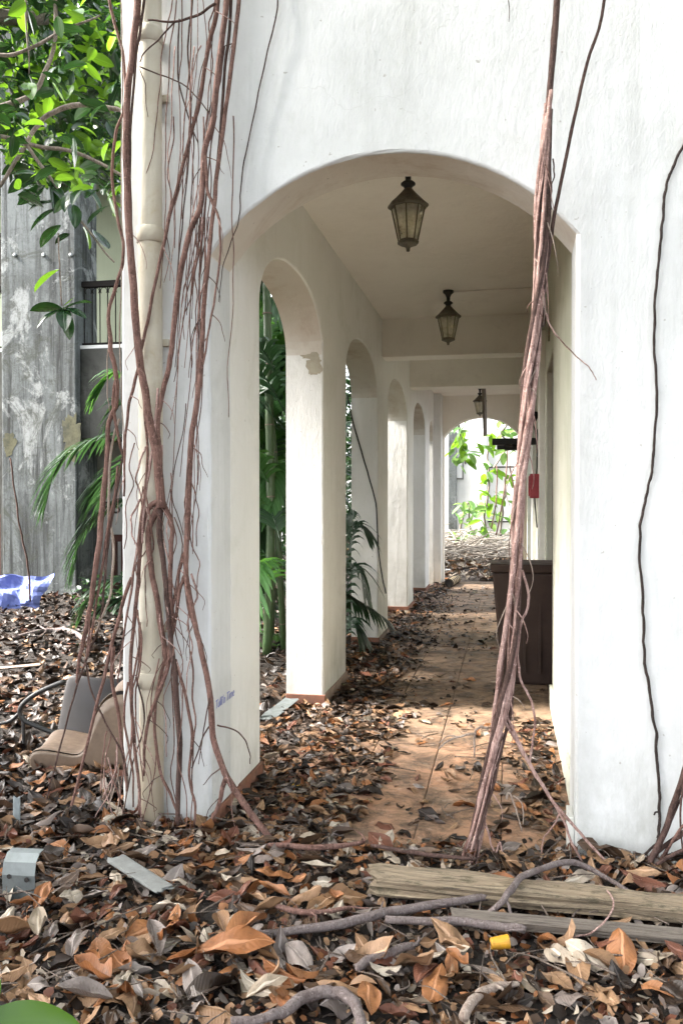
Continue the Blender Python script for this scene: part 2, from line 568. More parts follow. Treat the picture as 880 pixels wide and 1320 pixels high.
def green_leaf(name, a, b, tr, rough=0.28, trans=0.42):
    t = NT(name)
    oi = t.n.new('ShaderNodeObjectInfo').outputs['Random']
    isl = t.n.new('ShaderNodeNewGeometry').outputs['Random Per Island']
    r = t.math('FRACT', t.math('ADD', oi, isl), 0.0)
    c = t.mix(r, a, b)
    uv = t.n.new('ShaderNodeTexCoord').outputs['UV']
    s = t.sep(uv)
    d = t.math('ABSOLUTE', t.math('SUBTRACT', s[1], 0.5), 0.0)
    rib = t.ramp(d, [(0.0, 1.0), (0.025, 0.8), (0.05, 0.0)])
    c = t.mix(t.math('MULTIPLY', rib, 0.5), c, tuple(min(1, x * 2.2 + 0.03) for x in b))
    t.done(c, rough, t.bump(rib, 0.3, 0.004))
    tn = t.n.new('ShaderNodeBsdfTranslucent')
    t.put(tn.inputs[0], t.mix(r, tr, tuple(x * 0.7 for x in tr)))
    ms = t.n.new('ShaderNodeMixShader')
    ms.inputs[0].default_value = trans
    t.l(t.b.outputs[0], ms.inputs[1])
    t.l(tn.outputs[0], ms.inputs[2])
    t.l(ms.outputs[0], t.out.inputs[0])
    return t.m


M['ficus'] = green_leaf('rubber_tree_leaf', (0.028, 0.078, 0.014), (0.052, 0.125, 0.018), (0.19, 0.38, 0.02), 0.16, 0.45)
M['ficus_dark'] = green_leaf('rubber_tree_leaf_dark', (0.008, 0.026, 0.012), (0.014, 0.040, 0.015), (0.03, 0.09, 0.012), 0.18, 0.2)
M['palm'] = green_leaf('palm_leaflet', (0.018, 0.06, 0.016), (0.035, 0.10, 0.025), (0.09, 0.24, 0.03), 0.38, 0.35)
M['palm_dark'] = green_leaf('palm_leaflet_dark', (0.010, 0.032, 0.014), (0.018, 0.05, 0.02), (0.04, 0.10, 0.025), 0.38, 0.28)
M['cane'] = simple('green_cane', (0.028, 0.062, 0.018), 0.5, 0.5, 8, 0.1, dark=(0.06, 0.065, 0.03))
M['pale_plant'] = green_leaf('pale_plant_leaf', (0.10, 0.22, 0.06), (0.14, 0.28, 0.09), (0.28, 0.45, 0.12), 0.4, 0.4)

# ------------------------------------------------------------------ ground
YF, YB = 3.67, 3.95                  # front wall planes
XL, XLo = -1.32, -1.60               # corridor side arcade planes
XR = 0.32                            # corridor inner wall
YE = 15.8                            # end wall


def hnoise(x, y, s, o=0.0):
    return mnoise.noise(Vector((x * s + o, y * s - o, o * 0.37)))


def inside(x, y):
    return x > XLo - 0.02 and y > YF + 0.0 and y < YE + 0.2


def ground_z(x, y):
    z = 0.018 * hnoise(x, y, 1.3, 3.0) + 0.012 * hnoise(x, y, 4.0, 8.0)
    if y < YF:
        z += 0.035 * math.exp(-((y - 3.5) / 0.25) ** 2) * (1.0 if x < -0.9 or x > 0.2 else 0.25)
        z += 0.03 * math.exp(-((y - 2.6) / 0.5) ** 2)
    if x < XLo:
        z += 0.02 + 0.04 * hnoise(x, y, 0.7, 5.0)
        z += 0.10 * max(0.0, min(1.0, (y - 6.0) / 5.0))
    if y > 16:
        z += 0.25 * min(1.0, (y - 16.0) / 3.0) + 0.12 * hnoise(x, y, 0.8, 2.0)
    return z


def build_ground():
    def axis(c, near, far):
        t = np.linspace(-1, 1, 190)
        return c + np.sign(t) * (near * np.abs(t) + (far - near) * np.abs(t) ** 4)
    xs, ys = axis(-1.0, 5.0, 90.0), axis(5.0, 9.0, 90.0)
    V = []
    for y in ys:
        for x in xs:
            V.append((x, y, -0.10 if (x > XLo - 0.10 and YF - 0.02 < y < YE + 0.3 and x < 5.2) else ground_z(x, y)))
    n = len(xs)
    Fs = [(j * n + i, j * n + i + 1, (j + 1) * n + i + 1, (j + 1) * n + i) for j in range(len(ys) - 1) for i in range(n - 1)]
    o = link('ground', mesh_np('ground', V, Fs), None, M['soil'])
    tag(o, kind='structure')


build_ground()

# corridor floor: slab and single terracotta tiles
fb = MB()
fb.box(XLo + 0.01, XR + 0.25, YF + 0.012, YE + 0.25, -0.16, -0.006)
floor = tag(fb.build('corridor_floor', M['grout']), kind='structure')


def build_tiles():
    T = 0.38
    cuts = [XL + 0.004, -1.17, -0.79, -0.41, -0.03, XR - 0.004]
    cache = {}
    g = 0.0025
    y = YF + 0.03
    while y < YE + 0.05:
        y1 = min(y + T, YE + 0.12)
        for a, b in zip(cuts[:-1], cuts[1:]):
            w, d = round(b - a, 3), round(y1 - y, 3)
            if (w, d) not in cache:
                hx, hy, c = w / 2 - g, d / 2 - g, 0.004
                mb = MB()
                lo = [(-hx, -hy, -0.008), (hx, -hy, -0.008), (hx, hy, -0.008), (-hx, hy, -0.008)]
                md = [(x_, y_, -0.0035) for x_, y_, _ in lo]
                hi = [(x_ - math.copysign(c, x_), y_ - math.copysign(c, y_), 0) for x_, y_, _ in lo]
                fs = [(0 + i, (i + 1) % 4, 4 + (i + 1) % 4, 4 + i) for i in range(4)] + [(4 + i, 4 + (i + 1) % 4, 8 + (i + 1) % 4, 8 + i) for i in range(4)] + [(8, 9, 10, 11)]
                mb.add(lo + md + hi, fs)
                me = bpy.data.meshes.new('floor_tile')
                me.from_pydata(mb.v, [], mb.f)
                me.materials.append(M['tile'])
                cache[(w, d)] = me
            o = link('floor_tile', cache[(w, d)], floor)
            o.location = ((a + b) / 2, (y + y1) / 2, random.uniform(-0.0015, 0.0015))
            o.rotation_euler = (random.gauss(0, 0.003), random.gauss(0, 0.003), random.gauss(0, 0.002))
        y = y1


build_tiles()


# ------------------------------------------------------------------ walls with arches
def arch_z(a, s0, s1, spring, rise, p):
    x = abs((a - (s0 + s1) / 2) / ((s1 - s0) / 2))
    if p == 0:
        h = (s1 - s0) / 2
        Rr = (h * h + rise * rise) / (2 * rise)
        return spring + math.sqrt(max(0, Rr * Rr - (x * h) ** 2)) - (Rr - rise)
    return spring + rise * max(0.0, 1 - x ** p) ** (1 / 2.0)


def arch_wall(name, axis, a0, a1, z0, z1, t0, t1, ops, mats, parent, bev_t=None, bev=0.012, N=28):
    polys = []
    cur, curs = a0, None
    for (s0, s1, sp, rise, p) in ops:
        poly = [(cur, z0), (s0, z0), (s0, sp), (s0, z1), (cur, z1)]
        if curs is not None:
            poly.append((cur, curs))
        polys.append(poly)
        if rise == 0:
            arc = [(s0, sp), (s1, sp)]
        else:
            arc = []
            for k in range(N + 1):
                u = -math.cos(math.pi * k / N)
                a = (s0 + s1) / 2 + u * (s1 - s0) / 2
                arc.append((a, arch_z(a, s0, s1, sp, rise, p) if 0 < k < N else sp))
        for (p0, p1) in zip(arc[:-1], arc[1:]):
            polys.append([p0, p1, (p1[0], z1), (p0[0], z1)])
        cur, curs = s1, sp
    poly = [(cur, z0), (a1, z0), (a1, z1), (cur, z1)]
    if curs is not None:
        poly.append((cur, curs))
    polys.append(poly)
    bm = bmesh.new()
    vd = {}

    def vert(a, z, t):
        k = (round(a, 5), round(z, 5), t)
        if k not in vd:
            vd[k] = bm.verts.new((a, t, z) if axis == 'x' else (t, a, z))
        return vd[k]
    ec = {}
    for pl in polys:
        bm.faces.new([vert(a, z, t0) for a, z in pl])
        bm.faces.new([vert(a, z, t1) for a, z in reversed(pl)])
        ks = [(round(a, 5), round(z, 5)) for a, z in pl]
        for i in range(len(ks)):
            e = frozenset((ks[i], ks[(i + 1) % len(ks)]))
            ec[e] = ec.get(e, 0) + 1
    for e, c in ec.items():
        if c == 1:
            (a, z), (b, w) = tuple(e)
            f = bm.faces.new([vert(a, z, t0), vert(b, w, t0), vert(b, w, t1), vert(a, z, t1)])
            if len(mats) > 1 and z < z1 - 0.01 and w < z1 - 0.01 and any(s0 - 0.001 <= a <= s1 + 0.001 and s0 - 0.001 <= b <= s1 + 0.001 and z >= sp - 0.001 and w >= sp - 0.001 for s0, s1, sp, rise, p in ops):
                f.material_index = 1
    bmesh.ops.recalc_face_normals(bm, faces=bm.faces)
    if bev_t is not None:
        ti = 1 if axis == 'x' else 0
        ed = [e for e in bm.edges if all(abs(v.co[ti] - bev_t) < 1e-5 for v in e.verts) and len(e.link_faces) == 2 and e.calc_face_angle(0) > R(50) and not all(v.co.z < z0 + 0.001 for v in e.verts)]
        cut = {}
        for e in list(ed):
            n_ = int(e.calc_length() / 0.07)
            if n_ > 1:
                r_ = bmesh.ops.subdivide_edges(bm, edges=[e], cuts=n_)
        ed = [e for e in bm.edges if all(abs(v.co[ti] - bev_t) < 1e-5 for v in e.verts) and len(e.link_faces) == 2 and e.calc_face_angle(0) > R(50) and not all(v.co.z < z0 + 0.001 for v in e.verts)]
        old = set(bm.verts)
        bmesh.ops.bevel(bm, geom=ed, offset=bev, segments=3, profile=0.5, affect='EDGES')
        for v in bm.verts:
            if v not in old and v.is_valid and max(abs(v.normal.x), abs(v.normal.y), abs(v.normal.z)) < 0.92:
                c_ = v.co * 9.0
                k_ = mnoise.noise(c_) + 0.6 * mnoise.noise(c_ * 3.1)
                v.co -= v.normal * max(0.0, k_) * 0.011
    me = bpy.data.meshes.new(name)
    bm.to_mesh(me)
    bm.free()
    return link(name, me, parent, mats)


TOP, LOW = 6.6, 3.75
M['end'] = stucco('warm_cream_stucco', (0.82, 0.765, 0.67), (0.66, 0.58, 0.47), 0.35)
arcade = empty('arcade_building', (-0.5, YF, 0), 'white stucco building with a wide arch leading into a long arcaded corridor', 'building')
arch_wall('front_wall', 'x', -1.75, 5.0, -0.12, TOP, YF, YB, [(XL, 0.274, 2.60, 0.40, 0)], [M['white'], M['soffit']], arcade, YF, 0.014)
SP, RS = 2.56, 0.40
side_ops = [(4.455, 6.07, SP, RS, 2.2), (6.95, 8.72, SP, RS, 2.2), (9.45, 11.34, SP, RS, 2.2), (12.05, 13.84, SP, RS, 2.2), (14.5, 15.35, SP, RS * 0.8, 2.2)]
arch_wall('arcade_wall', 'y', YB, YE, -0.12, LOW, XL, XLo, side_ops, [M['inner'], M['soffit']], arcade, XL, 0.012)
mb = MB()
mb.box(-1.75, XLo - 0.0005, YB, 4.455, -0.12, LOW)
mb.build('corner_pilaster', M['white'], arcade)
# white-painted pillar faces towards the light (near faces of the pillars are cleaner plaster)
arch_wall('inner_wall', 'y', YB, YE, -0.12, LOW, XR, XR + 0.22, [(6.48, 7.70, 2.62, 0, 0), (12.15, 15.3, 2.75, 0.5, 2.2)], [M['green_wall']], arcade, XR, 0.010)
arch_wall('end_wall', 'x', XLo, XR + 0.22, -0.12, LOW, YE, YE + 0.25, [(-1.17, 0.20, 2.66, 0.36, 0)], [M['end'], M['soffit']], arcade, YE, 0.012)
mb = MB()
mb.box(XL + 0.0005, XR - 0.0005, YB + 0.0005, YE - 0.0005, 3.42, 3.60)
mb.build('ceiling', M['ceil'], arcade)
mb = MB()
mb.box(XLo - 0.05, XR + 0.30, YB + 0.001, YE + 0.3, LOW + 0.001, LOW + 0.12)
mb.box(XR + 0.301, 5.0, YB + 0.001, 11.9, LOW + 0.001, LOW + 0.12)
mb.build('roof_slab', M['slab'], arcade)
for y0, y1, zb in ((9.0, 9.28, 3.02), (11.6, 11.9, 3.035)):
    mb = MB()
    mb.box(XL - 0.01, XR + 0.01, y0, y1, zb, 3.43)
    mb.build('beam', M['beam'], arcade, bevel=0.008)
# outside end of the wing
mb = MB()
mb.box(4.8, 5.0, YB + 0.001, 11.9, -0.12, LOW)
mb.build('side_wall', M['white'], arcade)
mb = MB()
mb.box(XR + 0.2205, 4.799, 11.7, 11.9, -0.12, LOW)
mb.build('back_wall', M['white'], arcade)
# pilasters close to the end wall
mb = MB()
mb.box(XL - 0.01, -1.19, 15.40, YE - 0.001, -0.01, 3.419)
mb.build('pilaster', M['inner'], arcade, bevel=0.01)
# flat pilasters on the inner wall past the door
for y0, y1, m in ((7.86, 8.30, 'white_paint'), (10.2, 10.6, 'inner')):
    mb = MB()
    mb.box(XR - 0.05, XR + 0.01, y0, y1, 0.10, 3.02 if y0 < 9 else 3.419)
    mb.build('pilaster', M[m], arcade, bevel=0.006)


# skirting tiles
def skirt(x0, x1, y0, y1, h=0.085, mat='terra_skirt', z0=-0.004):
    mb = MB()
    mb.box(x0, x1, y0, y1, z0, z0 + h)
    return mb.build('skirting_tile', M[mat], arcade, bevel=0.004)


piers = [(YB - 0.28, 4.455), (6.07, 6.95), (8.72, 9.45), (11.34, 12.05), (13.84, 14.5)]
for i, (a, b) in enumerate(piers):
    n = max(2, int(round((b - a) / 0.33)))
    for k in range(n):
        skirt(XL + 0.0005, XL + 0.016, a + (b - a) * k / n + 0.002, a + (b - a) * (k + 1) / n - 0.002, 0.085 + random.uniform(-0.003, 0.003), 'terra_skirt' if i in (0, 3, 4) else 'dirty_skirt')
    if i:
        skirt(XLo, XL + 0.015, a - 0.016, a - 0.0005, 0.085)
# pale stone skirting along the inner wall
for a, b in ((YB + 0.006, 4.70), (4.704, 5.5), (5.504, 6.44), (7.74, 9.0), (9.004, 10.4), (10.404, 12.13), (15.32, 15.7)):
    mb = MB()
    mb.box(XR - 0.022, XR - 0.0005, a, b, -0.004, 0.145)
    mb.build('skirting_board', M['green_wall'], arcade, bevel=0.004)
mb = MB()
mb.box(0.250, 0.2735, YF + 0.01, YF + 0.16, -0.004, 0.17)
mb.build('skirting_board', M['inner'], arcade, bevel=0.003)

# patches where the paint has flaked off the first pillar and under the far beam end
mb = MB()


def flake(mb, c, ax, az, w, h, n=44, seed=0, t=0.002):
    c, ax, az = Vector(c), Vector(ax), Vector(az)
    nrm = ax.cross(az)
    pts = []
    for k in range(n):
        a = 2 * math.pi * k / n
        r = 1 + 0.7 * mnoise.noise(Vector((math.cos(a) * 1.5 + seed, math.sin(a) * 1.5, seed))) + 0.35 * mnoise.noise(Vector((math.cos(a) * 5 + seed, math.sin(a) * 5, seed)))
        r = max(0.35, r)
        pts.append(c + ax * (math.copysign(abs(math.cos(a)) ** 0.7, math.cos(a)) * w * r) + az * (math.copysign(abs(math.sin(a)) ** 0.7, math.sin(a)) * h * r))
    mb.add([p + nrm * t for p in pts] + pts, [tuple(range(n))] + [(k, (k + 1) % n, n + (k + 1) % n, n + k) for k in range(n)])


flake(mb, (-1.385, 6.07, 2.50), (1, 0, 0), (0, 0, 1), 0.055, 0.07, seed=1.3)
flake(mb, (-1.425, 6.07, 2.548), (1, 0, 0), (0, 0, 1), 0.05, 0.014, seed=4.3, t=0.0045)
M['flake'] = simple('bare_render', (0.40, 0.36, 0.28), 0.9, 0.5, 25, 0.3, dark=(0.24, 0.2, 0.14))
mb.build('bare_plaster_patch', M['flake'], arcade)

# drain pipe on the corner pier
px_top = at_y(194, 30, YF - 0.062)
px_bot = at_y(196, 1060, YF - 0.062)
pipe = empty('drain_pipe', (px_bot.x, px_bot.y, 0), 'stained cream drain pipe running down the corner pier among the roots', 'pipe')
mb = MB()
pr = 0.054


def pipe_at(z):
    return (px_bot.x + (px_top.x - px_bot.x) * 0.0, YF - 0.062, z)


mb.tube([pipe_at(z) for z in np.linspace(-0.02, 4.4, 12)], pr, 20)
mb.build('pipe_body', M['pipe'], pipe, smooth=True)
for z in (at_y(194, 310, YF).z, at_y(194, 872, YF).z, at_y(194, 58, YF).z):
    mb = MB()
    mb.lathe([(pr + 0.0005, -0.035), (pr + 0.006, -0.033), (pr + 0.006, 0.03), (pr + 0.0005, 0.036)], pipe_at(z), 20)
    mb.build('pipe_collar', M['pipe'], pipe, smooth=True)
for z in (0.9, 2.2, 3.3):
    mb = MB()
    mb.box(px_bot.x - 0.068, px_bot.x + 0.068, YF - 0.02, YF - 0.0005, z, z + 0.03)
    mb.build('pipe_clip', M['pipe'], pipe)

# ------------------------------------------------------------------ corridor fittings
# recessed dark door
door = empty('corridor_door', (0.40, 7.09, 0), 'dark brown door recessed in the inner wall behind the bin', 'door')
mb = MB()
mb.box(0.42, 0.465, 6.545, 7.635, 0.0, 2.555)
mb.build('door_leaf', M['door'], door, bevel=0.004)
for z0, z1 in ((0.25, 1.05), (1.25, 2.35)):
    for y0, y1 in ((6.68, 7.03), (7.15, 7.50)):
        mb = MB()
        mb.box(0.408, 0.4195, y0, y1, z0, z1)
        mb.build('door_panel', M['door'], door, bevel=0.006)
for y0, y1, z0, z1 in ((6.481, 6.54, 0, 2.619), (7.64, 7.699, 0, 2.619), (6.541, 7.639, 2.56, 2.619)):
    mb = MB()
    mb.box(0.375, 0.47, y0, y1, z0, z1)
    mb.build('door_frame', M['door'], door, bevel=0.004)
for z in (2.25, 1.35, 0.35):
    mb = MB()
    mb.box(0.366, 0.3745, 6.515, 6.575, z, z + 0.11)
    mb.tube([(0.366, 6.55, z), (0.366, 6.55, z + 0.11)], 0.008, 8)
    mb.build('hinge', M['grey_metal'], door)


def lantern(px, X, d_hint, label):
    base = Vector((X, d_hint, 3.42))
    t = empty('ceiling_lantern', base, label, 'lantern', 'lanterns along the corridor ceiling')
    s = 1.0
    x, y = X, d_hint

    def P(prof):
        return [(r * s, z - 0.5) for r, z in prof]
    mb = MB()
    mb.lathe([(0.0, 0.499), (0.05, 0.499), (0.048, 0.48), (0.03, 0.465), (0.018, 0.44), (0.016, 0.405), (0.03, 0.40), (0.042, 0.39), (0.042, 0.382), (0.026, 0.372), (0.022, 0.36)], (x, y, 2.92 + 0.5), 16)
    for v in range(len(mb.v)):
        mb.v[v] = (mb.v[v][0], mb.v[v][1], mb.v[v][2] - 0.5)
    mb.build('mount', M['black_metal'], t, smooth=True)
    n = 8
    mb = MB()
    mb.lathe([(0.022, 0.362), (0.03, 0.352), (0.045, 0.335), (0.085, 0.295), (0.116, 0.268), (0.118, 0.258), (0.112, 0.250), (0.10, 0.250), (0.02, 0.33)], (x, y, 2.92), n)
    rf = mb.build('lantern_roof', M['lantern'], t)
    # glass body and its ribs
    for k in range(n):
        a0, a1 = 2 * math.pi * k / n, 2 * math.pi * (k + 1) / n
        r0, r1, z0, z1 = 0.093, 0.052, 0.249, 0.055
        q = [(x + r * math.cos(a), y + r * math.sin(a), 2.92 + z) for r, z, a in ((r1, z1, a0), (r1, z1, a1), (r0, z0, a1), (r0, z0, a0))]
        c = Vector((x, y, 2.92 + 0.15))
        mb = MB()
        inn = [Vector(p) + (c - Vector(p)) * 0.03 for p in q]
        mb.add(q + [tuple(p) for p in inn], [(0, 1, 2, 3), (7, 6, 5, 4), (0, 4, 5, 1), (1, 5, 6, 2), (2, 6, 7, 3), (3, 7, 4, 0)])
        mb.build('glass_pane', M['glass'], t)
        mb = MB()
        mb.tube([(x + r1 * 1.03 * math.cos(a0), y + r1 * 1.03 * math.sin(a0), 2.92 + z1), (x + r0 * 1.03 * math.cos(a0), y + r0 * 1.03 * math.sin(a0), 2.92 + z0)], 0.0042, 6)
        mb.build('rib', M['lantern'], t)
    mb = MB()
    mb.lathe([(0.0, 0.066), (0.056, 0.066), (0.062, 0.056), (0.058, 0.044), (0.036, 0.036), (0.018, 0.028), (0.012, 0.02), (0.010, 0.004), (0.0, 0.0)], (x, y, 2.92), n)
    mb.build('lantern_base', M['lantern'], t)
    mb = MB()
    mb.lathe([(0.0, 0.22), (0.018, 0.215), (0.021, 0.19), (0.021, 0.11), (0.014, 0.09), (0.014, 0.067), (0.0, 0.067)], (x, y, 2.92), 12)
    mb.build('bulb', M['bulb'], t, smooth=True)
    return t


lantern(525, -0.567, at_d(525, 325, 4.88).y, 'eight-sided brass lantern hanging nearest the front arch of the corridor')
lantern(577, -0.546, at_d(577, 445, 7.82).y, 'dark lantern with pale glass hanging just before the first ceiling beam')
lantern(618, -0.48, at_d(618, 537, 14.46).y, 'small far lantern hanging in front of the end arch')

ly = at_d(577, 445, 7.82).y
mb = MB()
mb.tube([(-0.50, ly + 0.02, 3.412), (XR - 0.002, ly + 0.02, 3.412)], 0.0075, 8)
tag(mb.build('ceiling_conduit', M['ceil'], None, True), 'thin plastered conduit crossing the ceiling beside the second lantern', 'conduit')

# red call box, dark siren, round plaque on the inner wall
p = at_y(698, 621, 7.95)
rb = empty('red_call_box', (XR - 0.05, 8.05, 1.55), 'faded red box mounted on the white pilaster beyond the door', 'box')
mb = MB()
mb.box(XR - 0.13, XR - 0.0505, 7.90, 8.12, 1.52, 1.74)
mb.build('box_body', M['red_paint'], rb, bevel=0.006)
mb = MB()
mb.box(XR - 0.142, XR - 0.131, 7.92, 8.10, 1.54, 1.72)
mb.build('box_lid', M['red_paint'], rb, bevel=0.003)
sb = empty('dark_siren', (XR, 8.3, 3.1), 'dark red siren box high on the inner wall below the ceiling', 'siren')
mb = MB()
mb.box(XR - 0.075, XR - 0.0005, 7.75, 8.0, 3.08, 3.24)
mb.build('siren_body', simple('maroon_box', (0.09, 0.02, 0.025), 0.5, 0.4, 20), sb, bevel=0.008)
mb = MB()
mb.tube([(XR - 0.08, 7.87, 3.16), (XR - 0.0755, 7.87, 3.16)], 0.05, 14)
mb.build('siren_grille', M['black_metal'], sb)
mb = MB()
mb.tube([(XR - 0.014, 7.05, 2.86), (XR - 0.0005, 7.05, 2.86)], 0.085, 20)
tag(mb.build('wall_plaque', simple('bronze_plaque', (0.22, 0.19, 0.13), 0.5, 0.5, 20, 0.1, 0.3), None), 'round bronze plaque on the inner wall above the dark door', 'plaque')
# broken wall lamp bracket and hanging wires
bl = empty('broken_wall_lamp', (XR - 0.05, 9.6, 2.4), 'broken dark wall lamp stub with loose wires past the red box', 'lamp')
mb = MB()
mb.lathe([(0.0, 0.06), (0.05, 0.05), (0.06, 0.0), (0.035, -0.05), (0.0, -0.06)], (XR - 0.06, 9.6, 2.42), 12)
mb.build('lamp_stub', M['iron'], bl, smooth=True)
mb = MB()
mb.tube(spline([(XR - 0.06, 9.6, 2.36), (XR - 0.03, 9.58, 2.2), (XR - 0.015, 9.6, 1.9), (XR - 0.04, 9.62, 1.6), (XR - 0.012, 9.6, 1.2)], 6, 0.012), 0.008, 6)
mb.build('loose_wire', M['cable'], bl, smooth=True)

# black metal arm reaching across the corridor
ab = empty('black_metal_arm', (XR, 9.3, 2.15), 'black metal bracket arm sticking out across the corridor from the inner wall', 'bracket')
pa, pb = at_y(634, 566, 9.3), at_y(694, 569, 9.3)
mb = MB()
mb.box(pa.x, XR - 0.0005, 9.25, 9.33, pb.z - 0.035, pb.z + 0.035)
mb.build('arm_bar', M['black_metal'], ab, bevel=0.004)
mb = MB()
mb.box(pa.x + 0.05, XR - 0.09, 9.22, 9.249, pb.z - 0.085, pb.z - 0.04)
mb.build('lower_rail', M['black_metal'], ab, bevel=0.003)
mb = MB()
mb.tube([(pa.x + 0.13, 9.20, pb.z - 0.065), (pa.x + 0.28, 9.20, pb.z - 0.065)], 0.035, 12)
mb.build('roller', M['black_metal'], ab, smooth=True)
mb = MB()
mb.box(XR - 0.03, XR - 0.0006, 9.18, 9.40, pb.z - 0.16, pb.z + 0.12)
mb.build('wall_plate', M['black_metal'], ab)
# tan batten dangling from the ceiling beside the far lantern
mb = MB()
pt, pm = at_y(622, 494, 13.2), at_y(625, 562, 13.3)
mb.tube([(pt.x, pt.y, 3.419), pt.lerp(pm, 0.5) + Vector((0.01, 0, 0)), pm], [0.03, 0.032, 0.03], 4, jag=0.1)
tag(mb.build('dangling_batten', M['plank'], None), 'tan wooden batten dangling from the ceiling beside the far lantern', 'batten')

# dark bin
bn = at_z(652, 862, 0.0)
bx0, bx1 = -0.09, 0.385
by0, by1 = 7.05, 7.60
bnr = empty('dark_bin', ((bx0 + bx1) / 2, 7.3, 0), 'tall dark brown tapering plastic bin standing in front of the door', 'bin')


def frustum(mb, a, b, z0, z1):
    vs = [(a[0], a[2], z0), (a[1], a[2], z0), (a[1], a[3], z0), (a[0], a[3], z0), (b[0], b[2], z1), (b[1], b[2], z1), (b[1], b[3], z1), (b[0], b[3], z1)]
    mb.add(vs, [(3, 2, 1, 0), (4, 5, 6, 7), (0, 1, 5, 4), (1, 2, 6, 5), (2, 3, 7, 6), (3, 0, 4, 7)])


mb = MB()
frustum(mb, (-0.05, 0.355, 7.09, 7.50), (-0.128, 0.375, 7.028, 7.562), 0.0, 0.914)
mb.build('bin_body', M['bin'], bnr, bevel=0.02)
mb = MB()
frustum(mb, (-0.140, 0.38, 7.015, 7.575), (-0.148, 0.384, 7.005, 7.585), 0.915, 0.985)
mb.build('bin_rim', M['bin'], bnr, bevel=0.012)
for xx in (0.0, 0.12, 0.24):
    mb = MB()
    mb.box(xx, xx + 0.02, 7.045, 7.075, 0.1, 0.75)
    mb.build('moulded_rib', M['bin'], bnr)

# ribbed duct lying on the far floor
dk = at_z(578, 752, 0.07)
dk2 = at_z(607, 735, 0.07)
dct = empty('ribbed_duct', (dk.x, dk.y, 0), 'short tan ribbed duct tube lying on the far corridor floor', 'duct')
mb = MB()
ax_ = (dk2 - dk).normalized()
L_ = 0.95
mb.tube([dk, dk + ax_ * L_], 0.075, 18, cap=False)
mb.tube([dk + ax_ * L_, dk], 0.068, 18, cap=False)
mb.build('duct_tube', M['duct'], dct, smooth=True)
for k in range(6):
    mb = MB()
    c = dk + ax_ * (0.02 + k * L_ / 5.6)
    mb.tube([c - ax_ * 0.012, c + ax_ * 0.012], 0.083, 18)
    mb.build('duct_ring', M['cable'] if k else M['black_metal'], dct, smooth=False)

# hand writing on the jamb and on the courtyard wall
def text_mesh(txt, name, size, M4, mat, parent, shear=0.2):
    cu = bpy.data.curves.new(name, 'FONT')
    cu.body = txt
    cu.size = size
    cu.shear = shear
    cu.extrude = 0.0004
    o = bpy.data.objects.new('tmp_text', cu)
    col.objects.link(o)
    bpy.context.view_layer.update()
    me = bpy.data.meshes.new_from_object(o.evaluated_get(bpy.context.evaluated_depsgraph_get()))
    bpy.data.objects.remove(o)
    me.name = name
    me.transform(M4)
    return link(name, me, parent, mat)


gy0 = 3.80
gr = at_z(277, 917, 0)
r_ = ray(277, 915)
pj = CAM + r_ * (XL / r_.x)
r_ = ray(306, 893)
pk = CAM + r_ * (XL / r_.x)
ang = math.atan2(pk.z - pj.z, pk.y - pj.y)
m4 = Matrix.Translation((XL + 0.0015, pj.y, pj.z)) @ Matrix.Rotation(R(90), 4, 'Z') @ Matrix.Rotation(R(90), 4, 'X') @ Matrix.Rotation(ang, 4, 'Z')
text_mesh("Tulli'n Time", 'handwriting', 0.058, m4, M['ink_blue'], arcade, 0.25)

# ------------------------------------------------------------------ courtyard building
FY = 11.6


def fx(px):
    return at_y(px, 645, FY).x


def fz(py, px=100):
    return at_y(px, py, FY).z


cb = empty('courtyard_building', (-6.7, FY, 0), 'mould-stained grey two storey building with balconies across the courtyard', 'building')
pl0, pl1 = fx(9), fx(104)
z_slab_t, z_slab_b, z_rail = fz(450), fz(566), fz(362)
mb = MB()
mb.box(pl0, pl1, FY - 0.12, FY + 0.55, -0.1, 9.2)
mb.build('pillar', M['grey_wall'], cb, bevel=0.02)
mb = MB()
mb.box(-5.0, -4.3, FY - 0.12, FY + 0.55, -0.1, 9.2)
mb.build('pillar', M['grey_wall'], cb, bevel=0.02)
arch_wall('spandrel_wall', 'x', -12.0, pl0 - 0.001, -0.1, z_slab_t, FY, FY + 0.35, [(-11.2, pl0 - 0.10, fz(640), 0.62, 2.2)], [M['slab']], cb)
mb = MB()
mb.box(pl1 + 0.001, -5.001, FY + 0.0, FY + 0.35, z_slab_b, z_slab_t)
mb.build('spandrel_wall', M['slab'], cb, bevel=0.015)
for a, b in ((-12.0, pl0 - 0.001), (pl1 + 0.001, -5.001)):
    mb = MB()
    mb.box(a, b, FY + 0.002, FY + 1.8, z_slab_t + 0.002, z_slab_t + 0.05)
    mb.build('balcony_floor', M['white'], cb)
    mb = MB()
    mb.box(a, b, FY + 0.003, FY + 1.8, 6.75, 7.2)
    mb.build('balcony_ceiling', M['grey_wall'], cb)
    mb = MB()
    mb.box(a, b, FY + 0.0, FY + 0.34, 7.201, 9.2)
    mb.build('upper_wall', M['grey_wall'], cb)
mb = MB()
mb.box(-12.0, -4.3, FY + 1.8, FY + 2.0, 2.6, 9.2)
mb.build('balcony_back_wall', M['pale_green'], cb)
mb = MB()
mb.box(-12.0, -4.3, FY + 1.3, FY + 1.5, -0.1, 2.6)
mb.build('lower_back_wall', M['white'], cb)
mb = MB()
mb.box(-12.0, -4.3, FY + 0.36, FY + 1.79, 2.45, 2.599)
mb.build('lower_ceiling', M['slab'], cb)
mb = MB()
mb.box(-12.2, -4.2, FY - 0.2, FY + 2.1, 9.2, 9.4)
mb.build('roof_slab', M['slab'], cb)
# dark doorway behind the left arch
mb = MB()
mb.box(-9.4, pl0 - 0.02, FY + 1.27, FY + 1.299, 0, 2.4)
mb.build('doorway', M['door'], cb)
